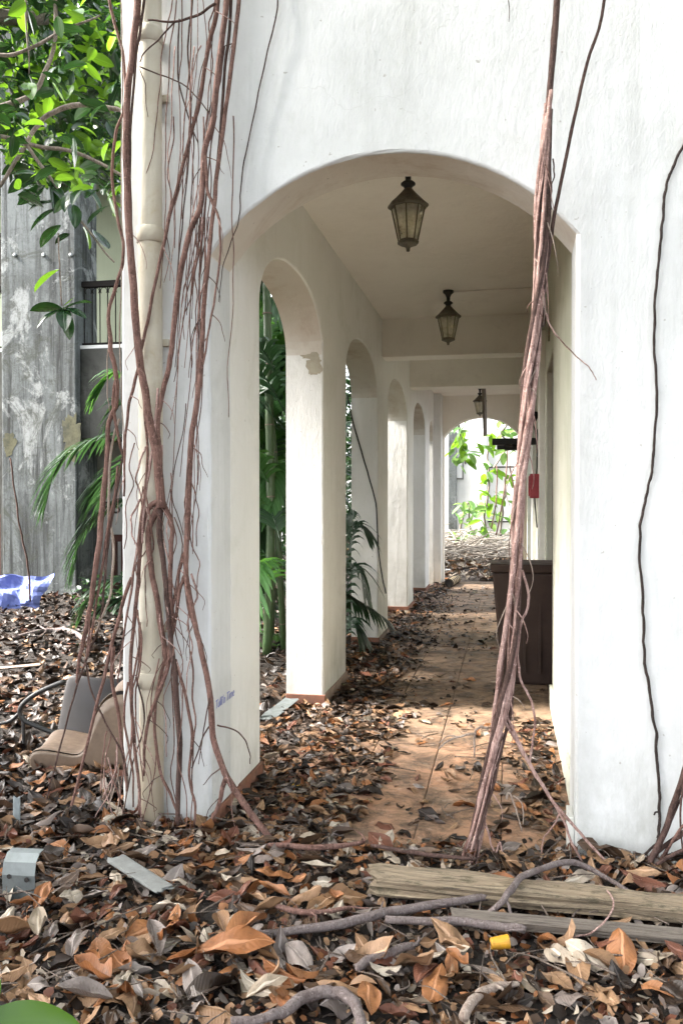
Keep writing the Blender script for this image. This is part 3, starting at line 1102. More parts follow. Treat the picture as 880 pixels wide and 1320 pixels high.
# louvred shutter upstairs
lv = MB()
lv.box(-9.3, pl0 - 0.05, FY + 1.76, FY + 1.799, fz(330), fz(255))
sh = lv.build('shutter', M['door'], cb)
for k in range(9):
    mb = MB()
    z = fz(330) + 0.06 + k * 0.11
    mb.box(-9.25, pl0 - 0.07, FY + 1.735, FY + 1.755, z, z + 0.07)
    mb.build('slat', M['door'], sh)
# ties in the pillar
for qx in (20, 57, 92):
    q = at_y(qx, 329, FY - 0.12)
    mb = MB()
    mb.lathe([(0.0, 0.0), (0.02, 0.001), (0.034, 0.012), (0.02, 0.02), (0.0, 0.02)], (0, 0, 0), 12)
    o = mb.build('wall_tie', M['grey_metal'], cb, smooth=True)
    o.data.transform(Matrix.Translation((q.x, FY - 0.1205, q.z)) @ Matrix.Rotation(R(90), 4, 'X'))
# yellow peeling patch on the pillar
mb = MB()
q = at_y(91, 560, FY - 0.12)
flake(mb, (q.x, FY - 0.1205, q.z), (1, 0, 0), (0, 0, 1), 0.13, 0.30, seed=2.0)
M['yellow_render'] = simple('yellow_render', (0.105, 0.10, 0.055), 0.9, 1.0, 7, 0.3, dark=(0.035, 0.037, 0.027))
mb.build('peeling_patch', M['yellow_render'], cb)
mb = MB()
q = at_y(12, 572, FY - 0.12)
flake(mb, (q.x, FY - 0.1205, q.z), (1, 0, 0), (0, 0, 1), 0.10, 0.13, seed=5.0)
mb.build('peeling_patch', M['yellow_render'], cb)


def railing(x0, x1):
    r = MB()
    r.box(x0, x1, FY + 0.04, FY + 0.12, z_rail - 0.09, z_rail)
    rail = r.build('balcony_rail', M['iron'], cb, bevel=0.01)
    r = MB()
    r.box(x0, x1, FY + 0.06, FY + 0.10, z_slab_t + 0.07, z_slab_t + 0.095)
    r.build('bottom_rail', M['iron'], rail)
    n = int((x1 - x0) / 0.125)
    for k in range(n + 1):
        x = x0 + 0.03 + k * (x1 - x0 - 0.06) / n
        r = MB()
        r.tube([(x, FY + 0.08, z_slab_t + 0.08), (x, FY + 0.08, z_rail - 0.08)], 0.0085, 6)
        r.build('baluster', M['iron'], rail)
        if k < n:
            cx = x + (x1 - x0 - 0.06) / n / 2
            r = MB()
            r.tube([(cx + 0.05 * math.cos(a), FY + 0.08, z_rail - 0.145 + 0.05 * math.sin(a)) for a in np.linspace(-0.7, math.pi + 0.7, 12)], 0.006, 5)
            r.build('scroll', M['iron'], rail)


railing(pl0 - 1.2, pl0 - 0.005)
railing(pl1 + 0.005, -5.005)


def gate(x0, x1, y, z1):
    r = MB()
    r.box(x0, x1, y - 0.03, y + 0.03, z1 - 0.11, z1)
    r.box(x0, x0 + 0.08, y - 0.03, y + 0.03, 0.0, z1 - 0.111)
    r.box(x1 - 0.08, x1, y - 0.03, y + 0.03, 0.0, z1 - 0.111)
    r.box(x0 + 0.081, x1 - 0.081, y - 0.025, y + 0.025, 0.12, 0.2)
    f = r.build('wooden_rail', M['rail_wood'], cb)
    n = int((x1 - x0) / 0.13)
    for k in range(1, n):
        x = x0 + 0.04 + k * (x1 - x0 - 0.08) / n
        r = MB()
        r.box(x - 0.02, x + 0.02, y - 0.015, y + 0.015, 0.2, z1 - 0.11)
        r.build('slat', M['rail_wood'], f)


M['rail_wood'] = simple('red_brown_wood', (0.10, 0.035, 0.028), 0.55, 0.5, 12, dark=(0.03, 0.015, 0.012))
gate(pl0 - 1.6, pl0 - 0.005, FY + 0.5, fz(664))
gate(pl1 + 0.06, -5.1, FY + 0.9, fz(692))
wq = at_y(112, 660, FY + 1.299)
m4 = Matrix.Translation((wq.x - 0.12, FY + 1.298, wq.z - 0.02)) @ Matrix.Rotation(R(90), 4, 'X')
text_mesh('Ops', 'graffiti', 0.42, m4, M['ink_black'], cb, 0.15)

# ------------------------------------------------------------------ leaf shapes
def leaf_geo(W=0.3, fold=0.3, curl=0.6, twist=0.3, roll=0.0, wave=0.06, seed=0, nt=8, ns=4, tip=0.1, blunt=0.75):
    V, UV = [], []
    for i in range(nt + 1):
        t = i / nt
        w = W * 0.5 * max(0.0, math.sin(math.pi * min(1, max(0, t)) ** 0.92)) ** blunt
        if i == 0:
            w = 0.012
        if i == nt:
            w = 0.004
        for j in range(ns + 1):
            s = -1 + 2 * j / ns
            y = s * w
            z = fold * abs(s) * w
            ra = roll * s
            if roll:
                rr = w / max(1e-4, abs(roll))
                y = math.sin(abs(ra)) * rr * (1 if s > 0 else -1)
                z += (1 - math.cos(ra)) * rr
            z += wave * w * 2.2 * mnoise.noise(Vector((t * 3.2 + seed * 5.1, s * 1.6, seed * 2.3)))
            tw = twist * (t - 0.5)
            y, z = y * math.cos(tw) - z * math.sin(tw), y * math.sin(tw) + z * math.cos(tw)
            th = curl * (t - 0.5)
            if abs(curl) > 0.02:
                Rr = 1.0 / curl
                x = (Rr - z) * math.sin(th)
                z2 = Rr - (Rr - z) * math.cos(th)
            else:
                x, z2 = t - 0.5, z
            V.append((x, y, z2))
            UV.append((t, j / ns))
    n = ns + 1
    F = [(i * n + j, (i + 1) * n + j, (i + 1) * n + j + 1, i * n + j + 1) for i in range(nt) for j in range(ns)]
    return np.array(V), np.array(F), np.array(UV)


random.seed(21)
DEAD = []          # (geo, word for its shape)
for k in range(16):
    sh_ = ('flat', 'flat', 'curled', 'curled', 'folded', 'rolled', 'flat', 'twisted')[k % 8]
    kw = dict(W=random.uniform(0.34, 0.52), fold=random.uniform(0.05, 0.35), curl=random.uniform(-0.7, 0.7), twist=random.uniform(-0.5, 0.5), wave=random.uniform(0.2, 0.5), seed=k + 1)
    if sh_ == 'curled':
        kw['curl'] = random.choice((-1, 1)) * random.uniform(1.4, 2.6)
    if sh_ == 'folded':
        kw['fold'] = random.uniform(0.9, 1.5)
    if sh_ == 'rolled':
        kw['roll'] = random.uniform(1.0, 2.0)
    if sh_ == 'twisted':
        kw['twist'] = random.choice((-1, 1)) * random.uniform(1.0, 1.9)
    DEAD.append((kw, sh_))
DEAD_HI = [(leaf_geo(**kw, nt=9, ns=6), s) for kw, s in DEAD]
DEAD_MID = [(leaf_geo(**kw, nt=6, ns=4), s) for kw, s in DEAD]
DEAD_LO = [(leaf_geo(**kw, nt=4, ns=2), s) for kw, s in DEAD]


def merge(name, items, mats, parent=None, smooth=True):
    """items: (geo, 4x4 matrix, material index) joined to ONE mesh"""
    Vs, Fs, Us, Ms, n = [], [], [], [], 0
    for (V, F, U), m, mi in items:
        A = np.array(m)
        Vs.append(V @ A[:3, :3].T + A[:3, 3])
        Fs.append(F + n)
        Us.append(U)
        Ms.append(np.full(len(F), mi))
        n += len(V)
    me = mesh_np(name, np.concatenate(Vs), np.concatenate(Fs), np.concatenate(Us), np.concatenate(Ms), smooth)
    return link(name, me, parent, mats)


def place(x, y, z, size, tilt=0.35, yaw=None, flip=None):
    yaw = random.uniform(0, 2 * math.pi) if yaw is None else yaw
    m = Matrix.Translation((x, y, z)) @ Matrix.Rotation(yaw, 4, 'Z') @ Matrix.Rotation(random.gauss(0, tilt), 4, 'X') @ Matrix.Rotation(random.gauss(0, tilt), 4, 'Y')
    if flip if flip is not None else random.random() < 0.5:
        m = m @ Matrix.Rotation(math.pi, 4, 'X')
    return m @ Matrix.Diagonal((size, size * random.uniform(0.8, 1.15), size, 1))


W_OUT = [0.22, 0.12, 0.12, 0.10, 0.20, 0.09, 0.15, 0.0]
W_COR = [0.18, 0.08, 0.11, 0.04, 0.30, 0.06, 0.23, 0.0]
W_YARD = [0.08, 0.04, 0.08, 0.005, 0.50, 0.045, 0.25, 0.0]  # dark mix: the dimness of the courtyard is put into the leaf colours


def pick(w):
    return random.choices(range(len(w)), w)[0]


# ------------------------------------------------------------------ leaf litter
random.seed(5)


def seg_dist(x, y, a, b):
    ax, ay, bx, by = a.x, a.y, b.x, b.y
    t = max(0, min(1, ((x - ax) * (bx - ax) + (y - ay) * (by - ay)) / ((bx - ax) ** 2 + (by - ay) ** 2)))
    return math.hypot(x - ax - t * (bx - ax), y - ay - t * (by - ay))


KEEP = [(at_z(482, 1133, 0.075), at_z(905, 1172, 0.085), 0.13), (at_z(582, 1182, 0.06), at_z(905, 1212, 0.06), 0.075),
        (at_z(150, 1112, 0.07), at_z(212, 1150, 0.06), 0.05), (at_z(415, 1198, 0.07), at_z(632, 1160, 0.07), 0.05), (at_z(498, 1190, 0.07), at_z(676, 1203, 0.07), 0.05),
        (at_z(626, 1222, 0.05), at_z(660, 1222, 0.05), 0.07), (at_z(360, 1300, 0.08), at_z(468, 1300, 0.08), 0.06), (at_z(5, 1150, 0.05), at_z(45, 1150, 0.05), 0.08)]


def blocked(x, y):
    return any(seg_dist(x, y, a, b) < r for a, b, r in KEEP)


front = []
for _ in range(5600):
    x, y = random.uniform(-3.2, 2.4), random.uniform(1.3, YF - 0.04)
    if random.random() > 0.35 + 0.65 * math.exp(-((x + 0.3) / 1.9) ** 4):
        continue
    if blocked(x, y) and random.random() < 0.7:
        continue
    if hnoise(x, y, 2.6, 6.0) < -0.22 and random.random() < 0.8:
        continue
    s = min(0.21, max(0.03, random.gauss(0.092, 0.042)))
    front.append((random.choice(DEAD_MID)[0], place(x, y, ground_z(x, y) + random.uniform(-0.005, 0.035), s, 0.26), pick(W_OUT)))
tag(merge('leaf_litter', front, LEAFM), 'deep layer of brown and grey dead leaves in front of the arch', 'leaves', kind='stuff')

frag_geo = [(np.array([(-.5, -.3, 0), (.0, -.45, .08), (.5, -.1, 0), (-.45, .25, .05), (.05, .4, .12), (.45, .35, -.05)]) * f, np.array([(0, 1, 4, 3), (1, 2, 5, 4)]), np.array([(0.1, .1), (.5, .1), (.9, .1), (.1, .3), (.5, .3), (.9, .3)])) for f in (1.0, 0.7, 1.3)]
fr = []
for _ in range(15000):
    x, y = random.uniform(-2.6, 1.9), random.uniform(1.5, YF - 0.02)
    fr.append((random.choice(frag_geo), place(x, y, ground_z(x, y) + random.uniform(0.0, 0.03), random.uniform(0.010, 0.038), 0.6), pick([.2, .1, .15, .12, .2, .08, .15, 0])))
for _ in range(5200):
    y = YF + 0.05 + random.random() ** 1.3 * 10.5
    x = XL + 0.02 + abs(random.gauss(0, 0.36)) if random.random() < 0.75 else random.uniform(XL, XR - 0.03)
    if x > XR - 0.03 or hnoise(x, y, 2.2, 4.0) + 0.35 * (1 if x < -0.75 else 0) < 0.02:
        continue
    fr.append((random.choice(frag_geo), place(x, y, random.uniform(0.002, 0.012), random.uniform(0.010, 0.04), 0.35), pick([.06, .03, .06, .02, .60, .06, .17, 0])))
tag(merge('leaf_fragments', fr, LEAFM), 'crumbled leaf fragments strewn over the ground and the tiles', 'leaf debris', kind='stuff')

cor = []
for _ in range(2600):
    y = YF + 0.02 + random.random() ** 1.5 * 11.5
    u = random.random()
    if u < 0.72:
        wl_ = 0.62 if y < 6.2 else (0.42 if y < 9 else 0.3)
        x = XL + 0.03 + random.random() ** 1.25 * wl_
        if y > 8.5 and random.random() < 0.25:
            x = random.uniform(XL, XR - 0.05)
    elif u < 0.82:
        y = YF + 0.02 + random.random() * 2.2
        x = XR - 0.06 - abs(random.gauss(0, 0.13))
    else:
        x = random.uniform(XL + 0.05, XR - 0.05)
        if y > YF + 0.5 and random.random() < 0.72:
            continue
        if y < YF + 0.3 and random.random() < 0.2:
            continue
    s = min(0.17, max(0.03, random.gauss(0.085, 0.03)))
    d_ = max(0.0, 1 - (x - XL) / 0.5) * 0.03
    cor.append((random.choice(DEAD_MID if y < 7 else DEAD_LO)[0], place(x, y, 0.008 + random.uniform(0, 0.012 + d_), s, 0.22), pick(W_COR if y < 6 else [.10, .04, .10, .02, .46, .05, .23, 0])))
tag(merge('corridor_leaves', cor, LEAFM), 'dark drift of dead leaves along the pillar side of the corridor floor', 'leaves', kind='stuff')

yard = []
for _ in range(11500):
    y = 3.3 + random.random() ** 1.5 * 8.6
    x = XLo - 0.02 - random.random() * min(7.5, 1.2 + y * 0.75)
    if -1.77 < x and y < 4.47:
        continue
    s = min(0.2, max(0.04, random.gauss(0.105, 0.035)))
    yard.append((random.choice(DEAD_MID if y < 5.5 else DEAD_LO)[0], place(x, y, ground_z(x, y) + random.uniform(0, 0.045), s, 0.42), pick(W_YARD if y < 6 else [.05, .02, .08, .0, .62, .03, .20, 0])))  # farther leaves weighted darker still, shade carried by their colour
# drifts under the pillars in the side openings
for _ in range(900):
    a, b = random.choice([(4.5, 6.0), (7.0, 8.68), (9.5, 11.3), (12.1, 13.8)])
    x, y = random.uniform(XLo, XL), random.uniform(a, b)
    yard.append((random.choice(DEAD_MID if y < 6 else DEAD_LO)[0], place(x, y, 0.01 + random.uniform(0, 0.03), random.uniform(0.05, 0.13), 0.3), pick(W_COR)))
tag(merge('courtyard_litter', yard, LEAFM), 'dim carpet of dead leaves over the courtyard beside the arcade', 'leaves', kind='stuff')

far = []
for _ in range(3000):
    x, y = random.uniform(-3.5, 2.0), 16.1 + random.random() * 5.0
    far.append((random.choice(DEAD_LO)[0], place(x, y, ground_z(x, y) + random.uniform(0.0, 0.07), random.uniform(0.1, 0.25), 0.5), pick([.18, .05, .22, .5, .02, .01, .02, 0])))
tag(merge('far_leaf_litter', far, LEAFM), 'sunlit pale leaf litter on the ground beyond the end arch', 'leaves', kind='stuff')

# single leaves that lie on top
leaf_mesh = {}


def leaf_object(name, k, mi, m, parent=None):
    key = (k, mi)
    if key not in leaf_mesh:
        V, F, U = DEAD_HI[k][0]
        me = mesh_np('fallen_leaf', V, F, U)
        me.materials.append(LEAFM[mi])
        leaf_mesh[key] = me
    o = link(name, leaf_mesh[key], parent)
    o.matrix_basis = m
    return o


random.seed(99)


MARKS = [((24, 1130), 'the bent metal plate'), ((182, 1128), 'the grey board'), ((196, 1065), 'the foot of the drain pipe'), ((270, 1060), 'the inner corner of the corner pier'),
         ((100, 960), 'the tan chair'), ((110, 880), 'the brown chair backrest'), ((490, 1130), 'the broken end of the timber'), ((680, 1135), 'the middle of the timber'),
         ((735, 1105), 'the corner of the wall by the vine'), ((605, 1115), 'the foot of the pink root bundle'), ((644, 1215), 'the yellow cap'), ((415, 1285), 'the looped root'),
         ((440, 1195), 'the long pale branch'), ((600, 1160), 'the branch tip at the timber'), ((780, 1195), 'the grey plank'), ((300, 1222), 'the largest orange leaf'),
         ((50, 1200), 'the cream boat shaped leaf'), ((118, 1258), 'the rolled rust brown leaf'), ((410, 1090), 'the brown stick at the threshold'), ((405, 905), 'the foot of the first pillar'),
         ((485, 825), 'the foot of the second pillar'), ((520, 785), 'the foot of the third pillar'), ((640, 1275), 'the pale bent root stub'), ((500, 1230), 'the short branch stub'),
         ((850, 1110), 'the dark root fan'), ((830, 1235), 'the lilac grey branch'), ((25, 1060), 'the thin pale strip'), ((345, 1075), 'the pier root reaching the floor'),
         ((540, 1030), 'the middle tile joint'), ((720, 960), 'the inner wall skirting'), ((30, 860), 'the pale bark piece'), ((870, 1300), 'the lower right corner of the litter'), ((240, 1300), 'the bottom edge of the litter')]


def spot_words(x, y, z):
    p = project((x, y, z))
    (mx, my), w = min(MARKS, key=lambda m: (m[0][0] - p[0]) ** 2 + 2.2 * (m[0][1] - p[1]) ** 2)
    dx, dy = p[0] - mx, (p[1] - my) * 1.4
    if abs(dx) > abs(dy):
        return ('right of ' if dx > 0 else 'left of ') + w
    return ('in front of ' if dy > 0 else 'behind ') + w


used_labels = {}
n_top = 0
spots = []
for _ in range(245):
    spots.append(('f', at_z(random.uniform(-10, 890), 1080 + 235 * random.random() ** 0.9, 0.03)))
for _ in range(62):
    spots.append(('c', Vector((XL + 0.08 + random.random() ** 1.3 * 1.3, YF + 0.1 + random.random() ** 1.2 * 3.6, 0))))
for _ in range(33):
    spots.append(('y', at_z(random.uniform(0, 158), random.uniform(830, 1060), 0.05)))
for kind, q in spots:
    x, y = q.x, q.y
    if kind == 'f' and (y > YF - 0.06 or blocked(x, y)):
        continue
    k = random.randrange(len(DEAD_HI))
    mi = pick({'f': [.31, .21, .13, .13, .05, .08, .09, 0], 'c': [.27, .14, .16, .1, .12, .07, .14, 0], 'y': [.16, .06, .25, .06, .20, .05, .22, 0]}[kind])
    s = random.uniform(0.095, 0.195) if kind == 'f' else random.uniform(0.085, 0.15)
    z = (0.014 if kind == 'c' else ground_z(x, y) + random.uniform(0.030, 0.055))
    o = leaf_object('fallen_leaf', k, mi, place(x, y, z, s, 0.30 if kind == 'f' else 0.14 if kind == 'c' else 0.35))
    w = spot_words(x, y, z)
    base_l = f'{DEAD_HI[k][1]} {LC[mi]} dead leaf {w}'
    used_labels.setdefault(base_l, []).append((s, o))
for base_l, lst in used_labels.items():
    lst.sort(key=lambda e: -e[0])
    pre = {1: [''], 2: ['larger ', 'smaller '], 3: ['largest ', 'middle sized ', 'smallest ']}.get(len(lst))
    for i, (s_, o) in enumerate(lst):
        tag(o, (pre[i] if pre else '') + base_l, 'leaf', 'loose dead leaves on top of the litter')

# special leaves: the big pinkish one, the pale boat shaped ones, yellow scraps
for (px, py, s, yaw, k, mi, lab) in (
        (300, 1222, 0.27, 0.25, 6, 1, 'largest orange brown leaf lying flat left of the fallen branches'),
        (318, 1203, 0.20, 1.15, 4, 1, 'folded orange brown leaf standing up behind the largest leaf'),
        (50, 1200, 0.17, 2.1, 5, 3, 'cream boat shaped leaf beside the bent metal plate'),
        (100, 1215, 0.16, 1.6, 2, 2, 'grey curled leaf right of the cream boat shaped leaf'),
        (118, 1258, 0.20, 2.6, 5, 1, 'rolled rust brown leaf near the bottom of the litter left of the root loop'),
        (345, 1275, 0.15, 0.9, 6, 3, 'pale cream leaf resting right above the looped root'),
        (410, 1115, 0.14, 0.1, 0, 3, 'flat cream leaf at the left end of the weathered timber'),
        (588, 1245, 0.12, 2.2, 5, 1, 'rolled orange brown leaf left of the yellow cap'),
        (382, 994, 0.10, 0.3, 2, 7, 'bright yellow scrap of leaf on the corridor tiles'),
        (430, 942, 0.14, 0.1, 0, 0, 'flat tan leaf with a green tip lying on the drift of corridor leaves')):
    q = at_z(px, py, 0.09)
    m = Matrix.Translation((q.x, q.y, (0.02 if q.y > YF else ground_z(q.x, q.y) + 0.085))) @ Matrix.Rotation(yaw, 4, 'Z') @ Matrix.Rotation(random.uniform(-.25, .25), 4, 'X') @ Matrix.Rotation(random.uniform(-.2, .2), 4, 'Y') @ Matrix.Diagonal((s, s, s, 1))
    tag(leaf_object('fallen_leaf', k, mi, m), lab, 'leaf')

# twigs
mb = MB()
for _ in range(620):
    x, y = random.uniform(-2.4, 1.7), random.uniform(1.6, YF - 0.05)
    if random.random() < 0.25:
        x, y = random.uniform(XL + .05, XR - .1), random.uniform(YF, 8)
    L_ = random.uniform(0.05, 0.28)
    a = random.uniform(0, math.pi)
    z = (ground_z(x, y) + random.uniform(0.025, 0.055)) if y < YF else 0.012
    dv = Vector((math.cos(a), math.sin(a), random.gauss(0, 0.12 if y < YF else 0.0))) * L_ / 2
    c = Vector((x, y, z))
    r0 = random.uniform(0.0012, 0.004)
    mb.tube(spline([c - dv, c + Vector((random.gauss(0, .015), random.gauss(0, .015), .004)), c + dv], 3), lerp_list([r0, r0 * .8, r0 * .4], 7), 5)
tag(mb.build('twig_litter', M['twig'], None, True), 'thin dry twigs scattered through the leaf litter', 'twigs', kind='stuff')

# ------------------------------------------------------------------ timber, planks and branches on the litter
def rough_beam(name, p0, p1, w, h, mat, label, cat, nseg=44, ring=20, amp=0.006, square=5.0, ends=0.02, seed=1.0, sag=0.0):
    p0, p1 = Vector(p0), Vector(p1)
    ax = (p1 - p0)
    Ln = ax.length
    ax.normalize()
    sd_ = ax.cross(Vector((0, 0, 1))).normalized()
    up = sd_.cross(ax)
    V, UV = [], []
    for i in range(nseg + 1):
        t = i / nseg
        for k in range(ring + 1):
            a = 2 * math.pi * k / ring
            c, s = math.cos(a), math.sin(a)
            r = (abs(c) ** square + abs(s) ** square) ** (-1 / square)
            n = mnoise.noise(Vector((c * 2.0 + seed, s * 2.0, t * Ln * 3.0 + seed))) + 0.7 * mnoise.noise(Vector((c * 6.0, s * 6.0 + seed, t * Ln * 1.2)))
            rr = 1 + n * amp / (h * 0.5)
            e = ends * mnoise.noise(Vector((c * 3, s * 3, seed + 7))) * (1 if i in (0, nseg) else 0) * (1 if i == 0 else -1)
            V.append(p0 + ax * (t * Ln + e) + sd_ * (c * r * w / 2 * rr) + up * (s * r * h / 2 * rr))
            UV.append((t * Ln, k / ring * (2 * (w + h))))
    n = ring + 1
    Fs = [(i * n + k, i * n + k + 1, (i + 1) * n + k + 1, (i + 1) * n + k) for i in range(nseg) for k in range(ring)]
    b = len(V)
    V += [p0, p1]
    UV += [(0.02, 0.02), (Ln, 0.02)]
    Fs += [(b, k + 1, k) for k in range(ring)] + [(b + 1, nseg * n + k, nseg * n + k + 1) for k in range(ring)]
    me = mesh_np(name, [tuple(v) for v in V], Fs, UV, None, False)
    o = link(name, me, None, mat)
    return tag(o, label, cat)


a, b = at_z(482, 1133, 0.075), at_z(905, 1172, 0.085)
rough_beam('weathered_timber', (a.x, a.y, 0.075), (b.x + 0.25, b.y - 0.02, 0.085), 0.12, 0.084, M['timber'], 'thick weathered timber with mossy grain lying across the litter below the right pier', 'timber', amp=0.016, square=3.2, ends=0.09, ring=28, nseg=70)
a, b = at_z(582, 1182, 0.07), at_z(905, 1212, 0.07)
rough_beam('grey_plank', (a.x, a.y, 0.075), (b.x + 0.2, b.y, 0.075), 0.07, 0.032, M['plank'], 'thin grey plank lying parallel in front of the weathered timber', 'plank', amp=0.002, seed=4.0, ends=0.012)
a, b = at_z(150, 1108, 0.07), at_z(212, 1146, 0.06)
rough_beam('grey_board', (a.x, a.y, 0.075), (b.x, b.y, 0.06), 0.075, 0.012, M['grey_board'], 'short flat grey board half buried in leaves before the corner pier', 'board', nseg=12, amp=0.001, seed=8.0, ends=0.03)


def root(name, pts, r_px, mat, parent=None, Y=None, z=None, d=None, per=6, wig=0.004, n=8, up=False, jag=0.06):
    out, rad = [], []
    for p in pts:
        if len(p) == 3:
            q = at_y(p[0], p[1], p[2])
        elif z is not None:
            q = at_z(p[0], p[1], z)
        elif d is not None:
            q = at_d(p[0], p[1], d)
        else:
            q = at_y(p[0], p[1], Y)
        out.append(q)
    if up:
        v = (out[0] - out[1]).normalized()
        v = (v + Vector((0, -0.1, 1.2))).normalized()
        out = [out[0] + v * (4.75 - out[0].z), out[0] + v * 0.45 * (4.75 - out[0].z)] + out
    sp = spline(out, per, wig, random.uniform(0, 50))
    rp = lerp_list(r_px if hasattr(r_px, '__len__') else [r_px, r_px], len(sp))
    rad = [max(0.0007, 0.80 * r * (project(q) or (0, 0, 3.6))[2] / F_PX) for r, q in zip(rp, sp)]
    mb = MB()
    mb.tube(sp, rad, n, jag=jag)
    return mb.build(name, M[mat] if isinstance(mat, str) else mat, parent, smooth=True)


def branch(pts, r_px, mat, label, z=0.075, cat='branch', name='fallen_branch', stubs=2):
    q0 = at_z(*pts[0], z)
    t = empty(name, (q0.x, q0.y, 0), label, cat)
    root('limb', pts, r_px, mat, t, z=z, wig=0.008)
    for k in range(stubs):
        i = random.randrange(1, len(pts))
        p = pts[i]
        q = (p[0] + random.uniform(-26, 26), p[1] + random.uniform(-20, 14))
        root('side_twig', [p, ((p[0] + q[0]) / 2 + 3, (p[1] + q[1]) / 2), q], [min(4, r_px[0] * 0.4), 1.2], mat, t, z=z + 0.01)
    return t


random.seed(31)
branch([(335, 1203), (415, 1195), (480, 1181), (560, 1166), (632, 1156)], [6, 7.5, 8, 7.5, 6], 'branch', 'long pale fallen branch running up to the left end of the timber')
branch([(498, 1186), (580, 1188), (640, 1193), (676, 1199)], [6, 7, 7, 6.5], 'branch', 'short stubby lilac brown branch just in front of the grey plank', z=0.08)
branch([(458, 1246), (495, 1231), (532, 1219)], [7, 8, 6], 'branch', 'short pale branch stub left of the yellow cap', stubs=1)
branch([(345, 1090), (420, 1092), (470, 1084)], [4, 5, 3], 'root', 'brown stick lying at the corridor threshold near the corner pier')
branch([(478, 1090), (530, 1098), (610, 1108)], [3, 4, 3], 'root_dark', 'dark crooked root lying along the corridor threshold')
branch([(340, 1165), (400, 1176), (452, 1170)], [4, 5, 3], 'root', 'thin brown stick left of the long pale branch')
branch([(770, 1236), (830, 1232), (885, 1238)], [4, 6, 6], 'branch', 'lilac grey branch at the right edge below the grey plank', z=0.04)
branch([(598, 1312), (612, 1288), (640, 1272), (668, 1268)], [9, 8, 7, 4], 'root_pale', 'pale bent root stub near the bottom centre of the litter', z=0.085, stubs=1)
branch([(300, 1318), (340, 1312), (366, 1302), (392, 1286), (420, 1279), (448, 1286), (464, 1306), (468, 1345)], [7, 8, 9, 10, 10, 10, 9, 9], 'branch', 'smooth looped grey root arching out of the litter at the bottom edge', z=0.095, stubs=0, name='looped_root', cat='root')
t_ = empty('surface_root', (0.3, 3.0, 0), 'smooth grey root arching over the weathered timber to the pier', 'root')
root('limb', [(628, 1178, 2.98), (644, 1166, 2.98), (656, 1148, 3.03), (672, 1130, 3.12), (700, 1119, 3.2), (736, 1112, 3.3), (775, 1128, 3.3), (812, 1150, 3.2)], [4, 5, 6, 5.5, 5, 5, 4, 3], 'branch', t_)
root('side_twig', [(652, 1158, 3.0), (656, 1172, 2.97), (660, 1182, 2.95)], [3, 2], 'branch', t_)

# ------------------------------------------------------------------ small rubbish
q = at_z(24, 1160, 0.03)
mp = empty('bent_metal_plate', (q.x, q.y, 0), 'small bent galvanised metal plate with two holes standing in the litter', 'metal plate')
mb = MB()
prof = [(0.0, -0.01), (0.004, 0.05), (0.0, 0.10), (0.01, 0.145), (0.035, 0.17), (0.065, 0.175)]
Wp = 0.062
vs = []
for dy, z in prof:
    for x in (-Wp, Wp):
        vs.append((q.x + x, q.y + dy + x * 0.1, z + 0.02))
for dy, z in prof:
    for x in (-Wp, Wp):
        vs.append((q.x + x, q.y + dy + x * 0.1 + 0.003, z + 0.018))
n = len(prof)
fs = [(2 * i, 2 * i + 1, 2 * i + 3, 2 * i + 2) for i in range(n - 1)] + [(2 * n + 2 * i + 2, 2 * n + 2 * i + 3, 2 * n + 2 * i + 1, 2 * n + 2 * i) for i in range(n - 1)]
fs += [(2 * i, 2 * i + 2, 2 * n + 2 * i + 2, 2 * n + 2 * i) for i in range(n - 1)] + [(2 * i + 1, 2 * n + 2 * i + 1, 2 * n + 2 * i + 3, 2 * i + 3) for i in range(n - 1)]
mb.add(vs, fs)
mb.build('plate', M['grey_metal'], mp, smooth=False)
for x, z in ((-0.035, 0.115), (0.035, 0.108)):
    mb = MB()
    mb.tube([(q.x + x, q.y - 0.0045, z), (q.x + x, q.y - 0.001, z)], 0.009, 12)
    mb.build('hole', M['black_metal'], mp)

q = at_z(644, 1215, 0.075)
yc = empty('yellow_cap', (q.x, q.y, 0.03), 'small bright yellow plastic cap lying in front of the grey plank', 'cap')
mb = MB()
mb.lathe([(0.0, -0.03), (0.017, -0.03), (0.0185, -0.026), (0.022, 0.028), (0.020, 0.03), (0.016, -0.02), (0.0, -0.02)], (0, 0, 0), 18)
o = mb.build('cap_shell', M['yellow'], yc, smooth=False)
o.data.transform(Matrix.Translation((q.x, q.y, 0.075)) @ Matrix.Rotation(R(14), 4, 'Z') @ Matrix.Rotation(R(84), 4, 'Y'))

q0, q1 = at_z(342, 928, 0.03), at_z(376, 908, 0.03)
rough_beam('plastic_shard', (q0.x, q0.y, 0.035), (q1.x, q1.y, 0.07), 0.11, 0.006, M['grey_metal'], 'grey translucent plastic shard leaning at the foot of the first pillar', 'shard', nseg=8, amp=0.0005, seed=11, ends=0.04)
q0 = at_z(22, 1075, 0.03)
rough_beam('white_strip', (q0.x, q0.y, 0.02), (q0.x - 0.03, q0.y + 0.05, 0.17), 0.03, 0.006, M['grey_metal'], 'thin pale strip standing in the leaves below the tan chair', 'strip', nseg=8, amp=0.0005, seed=12, ends=0.02)
q0, q1 = at_z(0, 862, 0.08), at_z(50, 857, 0.08)
rough_beam('pale_bark_piece', (q0.x - 0.1, q0.y, 0.07), (q1.x, q1.y, 0.08), 0.10, 0.02, M['root_pale'], 'pale sunlit piece of bark lying on the courtyard litter', 'bark', nseg=16, amp=0.006, seed=13, ends=0.06)
q0, q1 = at_z(60, 814, 0.1), at_z(104, 822, 0.1)
branch([(20, 822), (60, 813), (90, 814), (112, 826)], [4, 4, 5, 4], 'branch', 'grey stick lying on the courtyard litter beyond the chairs', z=0.1)

